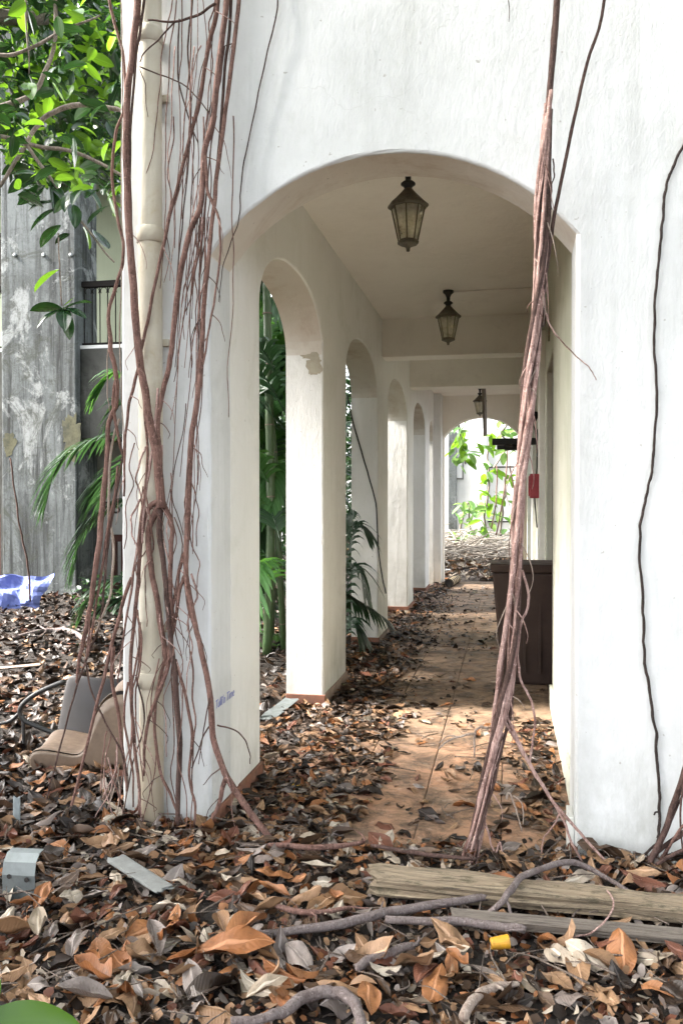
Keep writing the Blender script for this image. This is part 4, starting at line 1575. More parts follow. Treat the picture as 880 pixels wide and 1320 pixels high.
# blue sheet
mb = MB()
cq = [at_d(-25, 736, 11.3), at_d(70, 741, 11.2), at_d(46, 788, 11.0), at_d(-25, 784, 11.0)]
NX, NY = 22, 12
vs = []
for j in range(NY + 1):
    for i in range(NX + 1):
        u, v = i / NX, j / NY
        p_ = cq[0].lerp(cq[1], u).lerp(cq[3].lerp(cq[2], u), v)
        n_ = mnoise.noise(Vector((u * 4, v * 2.5, 3.1)))
        vs.append(p_ + Vector((0.02 * mnoise.noise(Vector((u * 9, v * 9, 1))), 0.22 * n_ + 0.06 * abs(mnoise.noise(Vector((u * 9, v * 7, 8)))), 0.05 * mnoise.noise(Vector((u * 5, 0.5, v * 4))) - 0.03 * math.sin(u * 3.1))))
mb.add(vs, [(j * (NX + 1) + i, j * (NX + 1) + i + 1, (j + 1) * (NX + 1) + i + 1, (j + 1) * (NX + 1) + i) for j in range(NY) for i in range(NX)])
o = mb.build('blue_sheet', M['blue'], None)
sm = o.modifiers.new('solid', 'SOLIDIFY')
sm.thickness = 0.006
tag(o, 'crumpled bright blue plastic sheet at the foot of the grey pillar', 'plastic sheet')

# ------------------------------------------------------------------ chairs
def solid(o, th):
    m = o.modifiers.new('solid', 'SOLIDIFY')
    m.thickness = th
    m.offset = 0
    s_ = o.modifiers.new('sub', 'SUBSURF')
    s_.levels = s_.render_levels = 1
    return o


CD = 4.62
q = at_d(100, 1000, CD)
tc = empty('tan_chair', (q.x, q.y, 0), 'tipped tan plastic chair shell lying beside the corner pier', 'chair')
topp = [(36, 976), (42, 966), (60, 966), (85, 971), (100, 974), (108, 968), (114, 952), (119, 932), (124, 915), (132, 901), (145, 892), (160, 889), (178, 893)]
lowp = [(45, 1003), (50, 1003), (65, 1001), (88, 998), (104, 998), (116, 1000), (128, 1003), (140, 1005), (150, 1006), (158, 1006), (165, 1006), (172, 1006), (180, 1006)]
Tp = [at_d(x, y, CD) for x, y in topp]
Lp = [at_d(x, y, CD + 0.02) for x, y in lowp]
back = Vector((-0.10, 0.40, 0.0))
mb = MB()
n = len(Tp)
mb.add(Tp + Lp, [(i, i + 1, n + i + 1, n + i) for i in range(n - 1)])
solid(mb.build('side_skirt', M['chair_tan'], tc, smooth=True), 0.010)
mb = MB()
rows = []
for j in range(6):
    f = j / 5
    sag = -0.025 * math.sin(math.pi * f)
    rows += [p_ + back * f + Vector((0, 0, sag)) + Vector((0, 0.004, 0.0)) for p_ in Tp]
mb.add(rows, [(j * n + i, j * n + i + 1, (j + 1) * n + i + 1, (j + 1) * n + i) for j in range(5) for i in range(n - 1)])
solid(mb.build('seat_shell', M['chair_tan'], tc, smooth=True), 0.008)

BD = 5.05
q = at_d(110, 965, BD)
bc = empty('brown_chair', (q.x, q.y, 0), 'dark brown plastic chair with a black tube frame behind the tan chair', 'chair')
cor_ = [at_d(82, 869, BD + 0.06), at_d(168, 877, BD + 0.02), at_d(162, 975, BD - 0.05), at_d(66, 968, BD)]
mb = MB()
G = 10
rows = []
for j in range(G + 1):
    for i in range(G + 1):
        u, v = i / G, j / G
        cu, cv = 2 * u - 1, 2 * v - 1
        # rounded corners
        k = max(0.0, (cu ** 8 + cv ** 8) ** (1 / 8))
        if k > 1:
            cu, cv = cu / k, cv / k
        uu, vv = (cu + 1) / 2, (cv + 1) / 2
        p_ = cor_[0].lerp(cor_[1], uu).lerp(cor_[3].lerp(cor_[2], uu), vv)
        rows.append(p_ + Vector((0, 0.05 * (cu ** 2) - 0.02 * vv, 0)))
mb.add(rows, [(j * (G + 1) + i, j * (G + 1) + i + 1, (j + 1) * (G + 1) + i + 1, (j + 1) * (G + 1) + i) for j in range(G) for i in range(G)])
solid(mb.build('backrest', M['chair_brown'], bc, smooth=True), 0.012)
mb = MB()
b0, b1 = at_d(70, 985, BD), at_d(160, 990, BD)
rows = []
for j in range(6):
    for i in range(6):
        p_ = b0.lerp(b1, i / 5) + Vector((0, 0.07 + 0.085 * j, 0.02 + 0.02 * abs(2 * i / 5 - 1) ** 2))
        rows.append(p_)
mb.add(rows, [(j * 6 + i, j * 6 + i + 1, (j + 1) * 6 + i + 1, (j + 1) * 6 + i) for j in range(5) for i in range(5)])
solid(mb.build('seat', M['chair_brown'], bc, smooth=True), 0.012)
root('tube_frame', [(84, 878), (55, 890), (36, 902), (26, 915), (31, 928), (52, 938), (74, 946)], [4, 4], M['black_metal'], bc, d=BD + 0.03, wig=0, jag=0)
root('leg', [(30, 922), (31, 950), (32, 985)], [3, 3], M['black_metal'], bc, d=BD + 0.03, wig=0, jag=0)
root('leg', [(27, 918), (12, 930), (-8, 934)], [3, 3], M['black_metal'], bc, d=BD + 0.05, wig=0, jag=0)

# ------------------------------------------------------------------ aerial roots
random.seed(77)
YR = YF - 0.17
rb_ = empty('aerial_root_bundle', at_z(603, 1118, 0), 'thick twisted bundle of pinkish aerial roots hanging across the right side of the arch', 'aerial roots', 'aerial root bundles')
CY = [0, 60, 120, 200, 260, 330, 420, 500, 600, 680, 760, 850, 930, 1000, 1060, 1118]
CX = [717, 713, 708, 702, 699, 696, 689, 682, 673, 667, 662, 655, 645, 631, 617, 604]
CW = [0, 0, 3, 8, 9, 9, 8, 8, 7, 7, 8, 11, 12, 9, 8, 13]
root('main_root', [(x, y, YR) for x, y in zip(CX, CY)][:8], [5.5, 5, 5.5, 5, 4.5, 4.2, 4, 3], 'root_dark', rb_, up=True)  # darker bark colour stands in for the backlit top of the bundle
for k in range(15):
    ph, fq, am = random.uniform(0, 6.28), random.uniform(0.8, 2.6), random.uniform(0.45, 1.0)
    pts = []
    y_ = 105 + random.uniform(0, 60)
    yend = random.choice([1118, 1118, 1118, 1112, 1040, 960])
    while y_ < yend:
        c = np.interp(y_, CY, CX)
        w = np.interp(y_, CY, CW)
        s = math.sin(ph + fq * y_ / 160) * am
        pts.append((c + w * s + random.uniform(-1, 1), y_, YR + 0.030 * math.cos(ph + fq * y_ / 160) * min(1, w / 7)))
        y_ += random.uniform(38, 70)
    pts.append((np.interp(yend, CY, CX) + random.uniform(-1, 1) * np.interp(yend, CY, CW) * 1.1, yend, YR + random.uniform(-.02, .02)))
    r0 = random.choice([4.6, 4.0, 3.2, 2.8, 2.3, 2.0, 1.6])
    root('root_strand', pts, [r0 * 0.9, r0, r0, r0 * 0.9, r0 * 0.7], random.choice(['root', 'root_pink', 'root_pink', 'root_pink', 'root', 'root_dark']), rb_, per=5, wig=0.003)
for pts, r, m in (
        ([(778, 0, YR), (756, 82, YR), (736, 170, YR), (716, 268, YR), (704, 345, YR), (696, 420, YR), (686, 500, YR)], [2.4, 2.4, 2.6, 2.8, 3, 3, 2], 'root_dark'),
        ([(672, 735), (680, 762), (679, 785), (671, 805), (667, 850), (672, 880), (683, 900), (689, 930), (686, 955), (683, 985), (690, 1003)], [2.2, 2, 2, 2, 2, 1.8, 1.7, 1.6, 1.5], 'root_pink'),
        ([(640, 915), (652, 932), (668, 960), (690, 998), (714, 1035), (742, 1068), (765, 1095), (792, 1122)], [3.2, 3.2, 3, 2.8, 2.5, 2.2, 2], 'root_pink'),
        ([(645, 905), (660, 938), (682, 985), (705, 1022), (726, 1058), (738, 1090), (762, 1130), (784, 1150, 3.1), (790, 1165, 3.0), (783, 1183, 2.93), (760, 1203, 2.88), (722, 1211, 2.86)], [2.6, 2.4, 2.2, 2, 1.6, 1.5, 1.5, 1.4], 'root_pink'),
        ([(700, 372), (702, 398), (708, 418), (720, 436), (738, 455, YF - .03), (755, 470, YF - .03), (763, 480, YF - .03), (768, 490, YF - .03)], [1.5, 1.3, 1.1, 0.9, 0.7], 'root_pink'),
        ([(698, 300), (704, 330), (702, 352), (704, 378)], [2, 1.6, 1.2], 'root_pink'),
        ([(712, 205), (714, 225), (709, 245), (711, 270)], [1.3, 1, 0.7], 'root_dark'),
        ([(629, 938), (616, 938), (611, 950), (611, 975)], [2.2, 1.8, 1.2], 'root_pale'),
        ([(612, 945), (590, 950), (574, 957), (565, 966)], [2, 1.6, 1.0], 'root_pale'),
        ([(590, 950), (578, 948), (566, 958)], [1.3, 0.8], 'root_pale'),
        ([(652, 1030), (655, 1022), (663, 1040), (672, 1072)], [1.8, 1.6, 1.0], 'root_pale'),
        ([(660, 1025), (672, 1035), (674, 1062)], [1.4, 0.9], 'root_pale'),
        ([(622, 1050), (630, 1080), (636, 1098)], [1.8, 1.2], 'root_pink'),
        ([(722, 1045), (712, 1065), (700, 1082), (698, 1100)], [1.3, 0.9], 'root_pink'),
        ([(612, 1065), (600, 1090), (596, 1118)], [2.6, 2], 'root'),
        ([(640, 1098), (644, 1085), (648, 1105), (655, 1116)], [1.6, 1.2], 'root_pink')):
    root('root_strand', [p if len(p) == 3 else (p[0], p[1], YR) for p in pts], r, m, rb_, up=(pts[0][1] == 0), wig=0.004)

for k in range(40):
    y0 = random.uniform(180, 1080)
    x0 = np.interp(y0, CY, CX) + random.uniform(-1, 1) * np.interp(y0, CY, CW)
    dx, L_ = random.choice([-1, 1]) * random.uniform(3, 16), random.uniform(15, 75)
    root('rootlet', [(x0, y0, YR - .02), (x0 + dx * .7, y0 + L_ * .35, YR - .03), (x0 + dx, y0 + L_ * .7, YR - .02), (x0 + dx * random.uniform(.5, 1.3), min(1118, y0 + L_), YR)], [1.1, 0.5], random.choice(['root_pink', 'root_pink', 'root', 'root_pale']), rb_, per=3, wig=0.005, n=5)
YL = YF - 0.15
lb = empty('aerial_root_bundle', at_z(230, 1085, 0), 'tangle of brown aerial roots climbing over the corner pier and its drain pipe', 'aerial roots', 'aerial root bundles')
left = [
    ([(178, -5), (172, 60), (165, 120), (163, 200), (167, 300), (173, 380), (180, 462), (187, 502), (193, 545), (204, 600), (207, 655)], [7.5, 7.5, 7, 6.5, 6.5, 7, 7.5, 7.5, 7.5, 8.5, 9], 'root', 1),
    ([(186, 0), (176, 70), (170, 150), (168, 230), (172, 330), (178, 420)], [3, 3, 2.5, 2.5, 2, 1.5], 'root_dark', 1),
    ([(281, 0), (268, 64), (259, 124), (244, 180), (225, 255), (210, 319), (195, 394), (184, 442), (176, 484), (166, 525), (161, 575), (160, 640)], [5, 5, 4.5, 4, 3.6, 3.4, 3.2, 3.2, 3.2, 3, 2.5, 2], 'root', 1),
    ([(292, 0), (283, 75), (274, 157), (264, 195), (259, 262), (245, 300), (232, 360), (222, 442), (217, 478), (208, 514), (204, 545), (208, 600)], [6, 6, 5.6, 6, 5.8, 5.5, 5.5, 5.5, 5, 5, 4.5, 3], 'root', 1),
    ([(308, 0), (300, 67), (290, 150), (280, 225), (276, 270), (268, 337), (262, 405), (260, 460), (254, 520), (247, 562), (244, 607), (242, 660), (240, 712), (240, 742), (250, 800), (258, 832), (270, 890), (275, 950), (290, 995), (312, 1032), (346, 1078), (372, 1105)], [4.5, 4.5, 4, 4, 4, 4, 4, 4.5, 5, 5.5, 5.5, 5.5, 5.5, 5, 5, 5, 5.5, 6, 6, 6.5, 6, 5], 'root', 1),
    ([(291, 1000), (284, 1030), (274, 1055), (262, 1066)], [5, 4, 3.5, 3], 'root', 0),
    ([(297, 20), (290, 90), (284, 170), (277, 240), (273, 300), (268, 360)], [3.2, 3, 3, 2.6, 2.2, 1.8], 'root_dark', 1),
    ([(264, 200), (268, 245), (277, 268), (284, 292), (283, 330), (278, 380), (270, 420), (262, 470)], [3.5, 3, 2.5, 2.2, 2, 2, 2], 'root', 0),
    ([(248, 0), (242, 60), (246, 124), (244, 195), (236, 285), (229, 349), (225, 450)], [1.8, 1.8, 1.8, 1.6, 1.4, 1.3, 1.0], 'root_dark', 1),
    ([(231, 25), (229, 95), (240, 142), (255, 184)], [1.6, 1.6, 1.4, 1.0], 'root_dark', 0),
    ([(191, 26), (225, 28), (255, 19), (278, 4)], [1.8, 2.2, 2.4, 2.5], 'root_dark', 0),
    ([(180, 86), (210, 98), (240, 112), (270, 146)], [1.4, 1.3, 1.2, 1.0], 'root_dark', 0),
    ([(225, 28), (206, 50), (186, 68), (180, 80)], [1.6, 1.4, 1.2], 'root_dark', 0),
    ([(180, 90), (188, 110), (188, 130), (191, 150)], [1, 0.8, 0.6], 'root_dark', 0),
    # fork below the node: looping prop roots
    ([(206, 645), (192, 655), (185, 676), (181, 705), (178, 755), (172, 815), (168, 880), (172, 940), (178, 1000), (180, 1050)], [6, 5, 4.5, 4, 4, 3.6, 3.4, 3.2, 3, 3], 'root', 0),
    ([(206, 648), (196, 672), (191, 692), (196, 735), (203, 775), (207, 800), (212, 835), (214, 858)], [7, 6, 5.5, 5.5, 5.5, 5.5, 5, 4.5], 'root', 0),
    ([(210, 648), (220, 672), (222, 690), (219, 740), (221, 800), (218, 850), (208, 885), (196, 915), (188, 950), (185, 1000)], [6, 5, 4.5, 4.5, 4.5, 4, 4, 3.5, 3, 2.5], 'root', 0),
    ([(207, 650), (206, 690), (212, 735), (216, 780), (220, 820), (226, 870), (229, 920), (232, 960), (230, 1010), (228, 1078)], [6, 5.5, 5, 5, 5, 5.5, 5.5, 5.5, 5, 4.5], 'root_dark', 0),
    ([(226, 850), (240, 900), (248, 950), (244, 1000), (252, 1040), (250, 1065)], [3, 3, 3, 2.5, 2.5, 2], 'root', 0),
    ([(240, 740), (232, 760), (226, 800), (216, 840), (205, 880), (199, 930), (206, 990), (222, 1030), (236, 1062)], [4, 3.5, 3.5, 3, 3, 3, 3, 2.5, 2], 'root', 0),
    ([(186, 520), (190, 600), (180, 680), (172, 740), (166, 780), (158, 830), (152, 880)], [2.5, 2.5, 2.5, 2.5, 2.2, 2, 1.5], 'root', 0),
    ([(204, 500), (199, 560), (192, 610), (186, 650), (184, 700)], [2.5, 3, 3, 2.5, 2], 'root_pink', 0),
    ([(242, 700), (232, 735), (228, 760), (222, 790), (215, 812)], [3, 3, 2.6, 2.2, 2], 'root', 0),
    ([(238, 742), (245, 790), (256, 820), (262, 850)], [3.5, 3.2, 2.5, 2], 'root', 0),
    ([(272, 933), (262, 950), (250, 985), (246, 990)], [1.6, 1.3, 0.9], 'root_dark', 0),
    ([(270, 900), (262, 945), (256, 985)], [1.5, 1.1, 0.8], 'root_dark', 0),
    ([(280, 935), (300, 940), (315, 952), (322, 972), (322, 985)], [1.6, 1.4, 1.2, 0.8], 'root_dark', 0),
    ([(285, 990), (272, 1000), (262, 1012)], [1.4, 1, 0.7], 'root_dark', 0),
    ([(240, 520), (235, 560), (226, 600), (222, 640), (230, 665), (236, 690)], [1, 1, 1, 1, 0.9], 'root_dark', 0),
]
for pts, r, m, up in left:
    dy = random.uniform(-0.03, 0.02)
    root('root_strand', [(x, y, YL + dy) for x, y in pts], [q_ * 0.88 for q_ in r], m, lb, up=bool(up), wig=0.004)
for k in range(30):
    x0 = random.uniform(220, 304)
    y0 = random.choice([-5, -5, 60, 150, 240, 280, 300])
    x0 = x0 if y0 < 200 else random.uniform(250, 280)
    L_ = random.uniform(150, 480)
    x1 = x0 - random.uniform(5, 45)
    pts = [(x0 + (x1 - x0) * t + random.uniform(-4, 4), y0 + L_ * t, YL + random.uniform(-.02, .05)) for t in np.linspace(0, 1, 7)]
    root('root_strand', pts, [random.uniform(0.7, 1.5), 0.6], random.choice(['root', 'root', 'root_pink']), lb, up=(y0 < 0), per=4, wig=0.008, n=6)
for k in range(22):
    x0, y0 = random.uniform(165, 252), random.uniform(560, 900)
    L_ = random.uniform(100, 260)
    pts = [(x0 + random.uniform(-7, 7) + (k % 3 - 1) * 10 * t, min(1070, y0 + L_ * t), YL + random.uniform(-.03, .04)) for t in np.linspace(0, 1, 6)]
    root('root_strand', pts, [random.uniform(0.9, 2.0), 0.8], random.choice(['root_pink', 'root', 'root']), lb, per=4, wig=0.01, n=6)

hairs = [(p_, q_) for pts, r, m, up in left for p_, q_ in zip(pts[:-1], pts[1:]) if r[0] > 2]
for k in range(70):
    (xa, ya), (xb, yb) = random.choice(hairs)
    f = random.random()
    x0, y0 = xa + (xb - xa) * f, ya + (yb - ya) * f
    if y0 > 1040:
        continue
    dx, L_ = random.choice([-1, 1]) * random.uniform(4, 26), random.uniform(15, 80)
    root('rootlet', [(x0, y0, YL), (x0 + dx * .6, y0 + L_ * .3, YL - .02), (x0 + dx * random.uniform(.7, 1.2), y0 + L_ * .7, YL), (x0 + dx, y0 + L_, YL + random.uniform(-.02, .04))], [0.9, 0.4], random.choice(['root_dark', 'root', 'root_pink']), lb, per=3, wig=0.006, n=5)
hang = empty('hanging_root_cluster', at_z(110, 1020, 0), 'loose curtain of thin roots hanging left of the corner pier in front of the courtyard', 'aerial roots', 'aerial root bundles')
YH = YF - 0.10
for pts, r, m, up in [
    ([(142, 0), (150, 37), (159, 75), (161, 135), (150, 170), (144, 225), (150, 270), (160, 319), (154, 356), (141, 401), (143, 446), (150, 484), (150, 521), (141, 545), (138, 600), (132, 650), (127, 700), (121, 750), (110, 815), (103, 850), (99, 880)], [2.6, 2.6, 2.6, 2.4, 2.4, 2.4, 2.6, 2.6, 2.6, 2.8, 3, 4, 4, 3.5, 4, 5, 5, 4.5, 4, 3, 2], 'root', 1),
    ([(156, 0), (158, 110), (156, 220), (158, 330), (154, 420), (157, 500), (160, 600)], [1.2, 1.2, 1.2, 1.1, 1, 1], 'root_pale', 1),
    ([(154, 540), (144, 577), (140, 660), (146, 697), (144, 757), (132, 795), (122, 818)], [2, 2.2, 2.4, 2.4, 2.2, 1.8, 1.4], 'root_pale', 0),
    ([(170, 745), (162, 765), (145, 830), (130, 890), (110, 970), (95, 1030), (82, 1072)], [3, 3, 2.8, 2.6, 2.4, 2.2, 2], 'root', 0),
    ([(147, 835), (145, 875), (153, 925), (160, 985), (164, 1020)], [3.5, 3, 3, 2.6, 2], 'root', 0),
    ([(109, 850), (120, 895), (135, 930), (155, 965), (165, 1000)], [1.5, 1.6, 1.6, 1.4], 'root_dark', 0),
    ([(150, 484), (146, 520), (152, 560), (160, 590)], [3, 3, 2.6, 2], 'root', 0),
    ([(160, 575), (150, 640), (140, 700), (134, 760), (130, 800), (108, 860), (92, 910), (72, 985), (60, 1030)], [2, 2, 2, 2, 1.8, 1.6, 1.5, 1.4], 'root_dark', 0),
    ([(139, 450), (139, 500), (142, 530)], [1, 1, 0.8], 'root_pale', 0),
    ([(128, 690), (124, 740), (116, 800), (112, 850)], [2.2, 2, 1.6, 1], 'root', 0),
    ([(152, 600), (146, 650), (136, 700), (128, 760), (118, 820), (108, 862)], [2.2, 2.4, 2.4, 2, 1.5], 'root', 0),
    ([(165, 880), (160, 930), (170, 985), (172, 1040)], [2, 2, 1.8, 1.4], 'root', 0),
    ([(176, 870), (186, 930), (170, 990), (160, 1050)], [1.4, 1.4, 1.2, 1.0], 'root_dark', 0),
]:
    root('root_strand', [(x, y, YH + (0 if y < 700 else random.uniform(-.03, .0))) for x, y in pts], r, m, hang, up=bool(up), wig=0.005)
for k in range(10):
    x0, y0 = random.uniform(135, 165), random.uniform(940, 1000)
    root('root_strand', [(x0, y0, YH), (x0 + random.uniform(-12, 8), y0 + 35, YH - .02), (x0 + random.uniform(-18, 14), y0 + 80, YH - .05)], [1.2, 0.8], random.choice(['root_pale', 'root', 'root_pink']), hang, wig=0.006, n=6)

t_ = root('thin_root', [(358, -20), (356, 20), (345, 66), (331, 130), (318, 190), (310, 240), (310, 265), (306, 292), (296, 318), (286, 350), (282, 390)], [1.3, 1.3, 1.3, 1.2, 1.1, 1.0, 0.9, 0.6], 'root_dark', None, Y=YF - 0.02, up=True, wig=0.006)
tag(t_, 'single thin brown root dangling down the left shoulder of the arch', 'root')
t_ = root('thin_root', [(655, -10), (656, 10), (655, 28)], [0.9, 0.5], 'root_dark', None, Y=YF - 0.02, up=True, wig=0.003)
tag(t_, 'tiny root tip at the top of the wall above the arch', 'root')
t_ = root('wall_vine', [(1010, -420), (985, -250), (960, -80), (932, 60), (905, 135), (885, 178), (866, 215), (857, 250), (852, 300), (845, 365), (842, 440), (846, 505), (842, 580), (836, 625), (826, 668), (824, 720), (828, 790), (831, 850), (838, 905), (845, 950), (848, 1010), (850, 1055), (846, 1090)], [2.4, 2.4, 2.4, 2.4, 2.2, 2.2, 2.2, 2.2, 2.2, 2.2, 2.2, 2.4, 2.4, 2.4, 2.2], 'vine_black', None, Y=YF - 0.012, per=10, wig=0.006, jag=0.15)
tag(t_, 'thin wavy dark vine creeping down the right part of the wall', 'vine')
cr = empty('root_clump', at_z(860, 1112, 0), 'dark fan of roots rooting at the foot of the wall on the right edge', 'roots')
for pts, r, m in [
    ([(1015, -350), (1000, 100), (985, 480), (955, 760), (925, 880), (905, 930), (885, 985), (868, 1035), (852, 1080), (838, 1112), (835, 1130)], [4, 4, 5, 5, 6, 6, 5.5, 5, 5, 5, 3], 'root_dark'),
    ([(900, 985), (882, 1020), (862, 1065), (845, 1105)], [2, 2, 2, 1.5], 'root_dark'),
    ([(985, 700), (960, 900), (935, 1010), (910, 1050), (880, 1072), (850, 1096), (815, 1118)], [4, 4.5, 4.5, 3], 'root_dark'),
    ([(905, 1085), (875, 1098), (848, 1112), (820, 1128)], [3, 3, 3, 2], 'root_dark'),
    ([(842, 1050), (848, 1048), (850, 1065), (846, 1080)], [1.4, 1.4, 1.0], 'vine_black'),
    ([(900, 1040), (872, 1075), (858, 1100), (850, 1125)], [2.4, 2.2, 2, 1.6], 'root'),
    ([(848, 1085), (830, 1102), (808, 1110), (795, 1106), (786, 1116)], [2, 2, 2, 1.6, 1.2], 'vine_black'),
    ([(860, 1090), (846, 1120), (842, 1145)], [2, 2, 1.4], 'root'),
    ([(880, 1000), (876, 1050), (880, 1100)], [1.6, 1.6, 1.4], 'root_dark'),
]:
    root('root_strand', [(x, y, YF - 0.10 - 0.08 * random.random()) for x, y in pts], r, m, cr, wig=0.006)
# hanging cable at the second pillar
t_ = root('black_cable', [(447, 508, 8.6), (456, 548, 8.65), (468, 590, 8.68), (478, 625, 8.69), (485, 655, 8.69), (487, 700, 8.69), (491, 735, 8.69), (497, 765, 8.69)], [1.2, 1.2], M['cable'], None, wig=0.006, jag=0)
tag(t_, 'thin black cable drooping across the second pillar', 'cable')
t_ = root('thin_stick', [(14, 590), (20, 640), (28, 690), (36, 730), (40, 775)], [1.3, 1.5, 1.6, 1.6], 'root_dark', None, d=10.6, wig=0.02)
tag(t_, 'thin bare stem rising in front of the grey courtyard pillar', 'stem')

# ------------------------------------------------------------------ rubber tree: limbs, leaves
random.seed(13)
GREEN = [leaf_geo(W=w, fold=f, curl=c, twist=t, wave=0.04, seed=i + 40, nt=8, ns=4, blunt=0.72) for i, (w, f, c, t) in enumerate([(0.46, 0.25, -0.4, 0.1), (0.42, 0.35, -0.6, -0.2), (0.5, 0.2, 0.25, 0.15), (0.44, 0.45, -0.25, 0.0)])]
GREEN_LO = [leaf_geo(W=0.45, fold=0.3, curl=c, twist=0.1, wave=0.04, seed=60, nt=4, ns=2, blunt=0.72) for c in (-0.5, 0.2)]
gm = {}


def green_obj(name, k, mat, m, parent):
    key = (k, mat)
    if key not in gm:
        V, F, U = GREEN[k]
        me = mesh_np('leaf', V + np.array([0.5, 0, 0]), F, U)
        me.materials.append(M[mat])
        gm[key] = me
    o = bpy.data.objects.new(name, gm[key])
    col.objects.link(o)
    o.parent = parent
    o.matrix_parent_inverse = parent_inv(parent)
    o.matrix_basis = m
    return o


def leaf_matrix(base, dr, size, roll=0.0, width=1.0):
    d_ = Vector(dr).normalized()
    up = Vector((0, 0, 1)) if abs(d_.z) < 0.95 else Vector((1, 0, 0))
    s_ = up.cross(d_).normalized()
    n_ = d_.cross(s_)
    m = Matrix((d_, s_, n_)).transposed().to_4x4()
    return Matrix.Translation(base) @ m @ Matrix.Rotation(roll, 4, 'X') @ Matrix.Diagonal((size, size * width, size, 1))


tree = empty('rubber_tree', (-5.4, 2.4, 0), 'rubber tree with glossy green leaves hanging into the upper left over the courtyard', 'tree')


def limb(name, pts, rad, mat='trunk', parent=tree, per=6, n=9):
    sp = spline(pts, per, 0.02, random.uniform(0, 9))
    mb = MB()
    mb.tube(sp, lerp_list(rad, len(sp)), n, jag=0.05)
    return mb.build(name, M[mat], parent, smooth=True)


limb('trunk', [(-5.4, 2.4, -0.1), (-5.3, 2.45, 1.2), (-5.1, 2.5, 2.4), (-4.9, 2.6, 3.6), (-4.5, 2.9, 5.0)], [0.36, 0.26, 0.22, 0.2, 0.16], n=14)
limb('limb', [(-4.95, 2.6, 3.4), (-3.8, 2.9, 4.4), (-2.4, 3.15, 4.75), (-0.6, 3.3, 4.8), (1.4, 3.35, 4.85), (3.2, 3.3, 5.1)], [0.14, 0.13, 0.12, 0.11, 0.09, 0.06])
limb('limb', [(-5.0, 2.6, 3.2), (-4.6, 3.6, 4.0), (-3.9, 4.6, 4.5), (-3.1, 5.4, 4.8)], [0.13, 0.11, 0.08, 0.04])
TD = 5.0
for pts, r in (
        ([(-80, 165), (0, 138), (40, 121), (60, 90), (72, 50), (72, 0), (68, -80)], [5, 4.5, 4, 3.6, 3.4, 3.2, 3]),
        ([(185, 152), (150, 140), (100, 135), (60, 150), (38, 180), (0, 240)], [3, 4, 4.5, 4, 3.6, 3]),
        ([(-60, 160), (40, 186), (100, 197), (155, 225), (175, 240)], [4, 3.5, 3, 2.5, 2]),
        ([(35, 188), (55, 215), (85, 262), (110, 290), (148, 338)], [3, 2.6, 2.2, 1.8, 1.2]),
        ([(75, 300), (78, 350), (81, 394)], [1.3, 1.2, 1.2]),
        ([(36, -40), (34, 30), (38, 95)], [1.8, 1.5, 1]),
        ([(-40, 60), (20, 70), (80, 40), (130, 20)], [3.5, 3, 2.4, 1.5])):
    root('twig', pts, r, 'trunk', tree, d=TD, wig=0.01)

c0 = at_d(82, 396, TD)
for tx, ty, dz, k, mat in ((41, 399, 0.03, 0, 'ficus_dark'), (47, 420, -0.05, 1, 'ficus_dark'), (111, 409, -0.05, 0, 'ficus_dark'), (89, 437, -0.02, 2, 'ficus_dark'), (84, 424, -0.12, 0, 'ficus_dark'), (117, 388, 0.1, 1, 'ficus_dark'), (96, 384, 0.06, 2, 'ficus')):
    tp = at_d(tx, ty, TD + dz)
    green_obj('leaf', k, mat, leaf_matrix(c0, tp - c0, (tp - c0).length * 1.05, random.uniform(-.5, .5), 0.9), tree)
for bx_, by_, tx, ty, mat in ((76, 346, 48, 372, 'ficus'), (72, 268, 42, 293, 'ficus_dark'), (78, 288, 55, 314, 'ficus_dark'), (94, 262, 97, 290, 'ficus_dark'), (112, 288, 137, 266, 'ficus_dark'), (108, 292, 115, 318, 'ficus'), (74, 258, 40, 268, 'ficus_dark'), (90, 300, 73, 312, 'ficus_dark'), (140, 322, 122, 300, 'ficus_dark'), (60, 240, 28, 262, 'ficus_dark'), (120, 240, 90, 248, 'ficus'), (135, 245, 150, 285, 'ficus'), (50, 225, 15, 245, 'ficus_dark'), (40, 215, 8, 222, 'ficus_dark'), (66, 232, 70, 270, 'ficus_dark')):
    b_, tp = at_d(bx_, by_, TD), at_d(tx, ty, TD + random.uniform(-.08, .08))
    green_obj('leaf', random.randrange(4), mat, leaf_matrix(b_, tp - b_, (tp - b_).length * 1.15, random.uniform(-.7, .7)), tree)
BX, BY = [-40, 0, 40, 80, 110, 140, 175], [215, 215, 275, 270, 250, 265, 275]
nl = 0
while nl < 265:
    x, y = random.uniform(-25, 172), random.uniform(-40, 290)
    if y > np.interp(x, BX, BY):
        continue
    nl += 1
    d_ = random.uniform(4.3, 6.2)
    b_ = at_d(x, y, d_)
    az = random.uniform(0, 2 * math.pi)
    el = random.gauss(-0.45, 0.45)
    dr = (math.cos(az) * math.cos(el), math.sin(az) * math.cos(el), math.sin(el))
    s = random.uniform(0.105, 0.175)
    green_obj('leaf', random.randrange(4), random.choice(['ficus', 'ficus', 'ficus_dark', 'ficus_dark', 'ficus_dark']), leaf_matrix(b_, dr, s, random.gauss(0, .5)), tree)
items = []
for _ in range(4200):
    x, y = random.uniform(-90, 190), random.uniform(-120, 240)
    if y > np.interp(x, BX, BY) - 22:
        continue
    d_ = random.uniform(5.4, 9.0)
    b_ = at_d(x, y, d_)
    az, el = random.uniform(0, 2 * math.pi), random.gauss(-0.4, 0.5)
    dr = (math.cos(az) * math.cos(el), math.sin(az) * math.cos(el), math.sin(el))
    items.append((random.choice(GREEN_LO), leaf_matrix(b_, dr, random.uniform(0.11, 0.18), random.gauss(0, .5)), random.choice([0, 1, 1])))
tag(merge('crown', items, [M['ficus'], M['ficus_dark']], tree), kind='stuff')

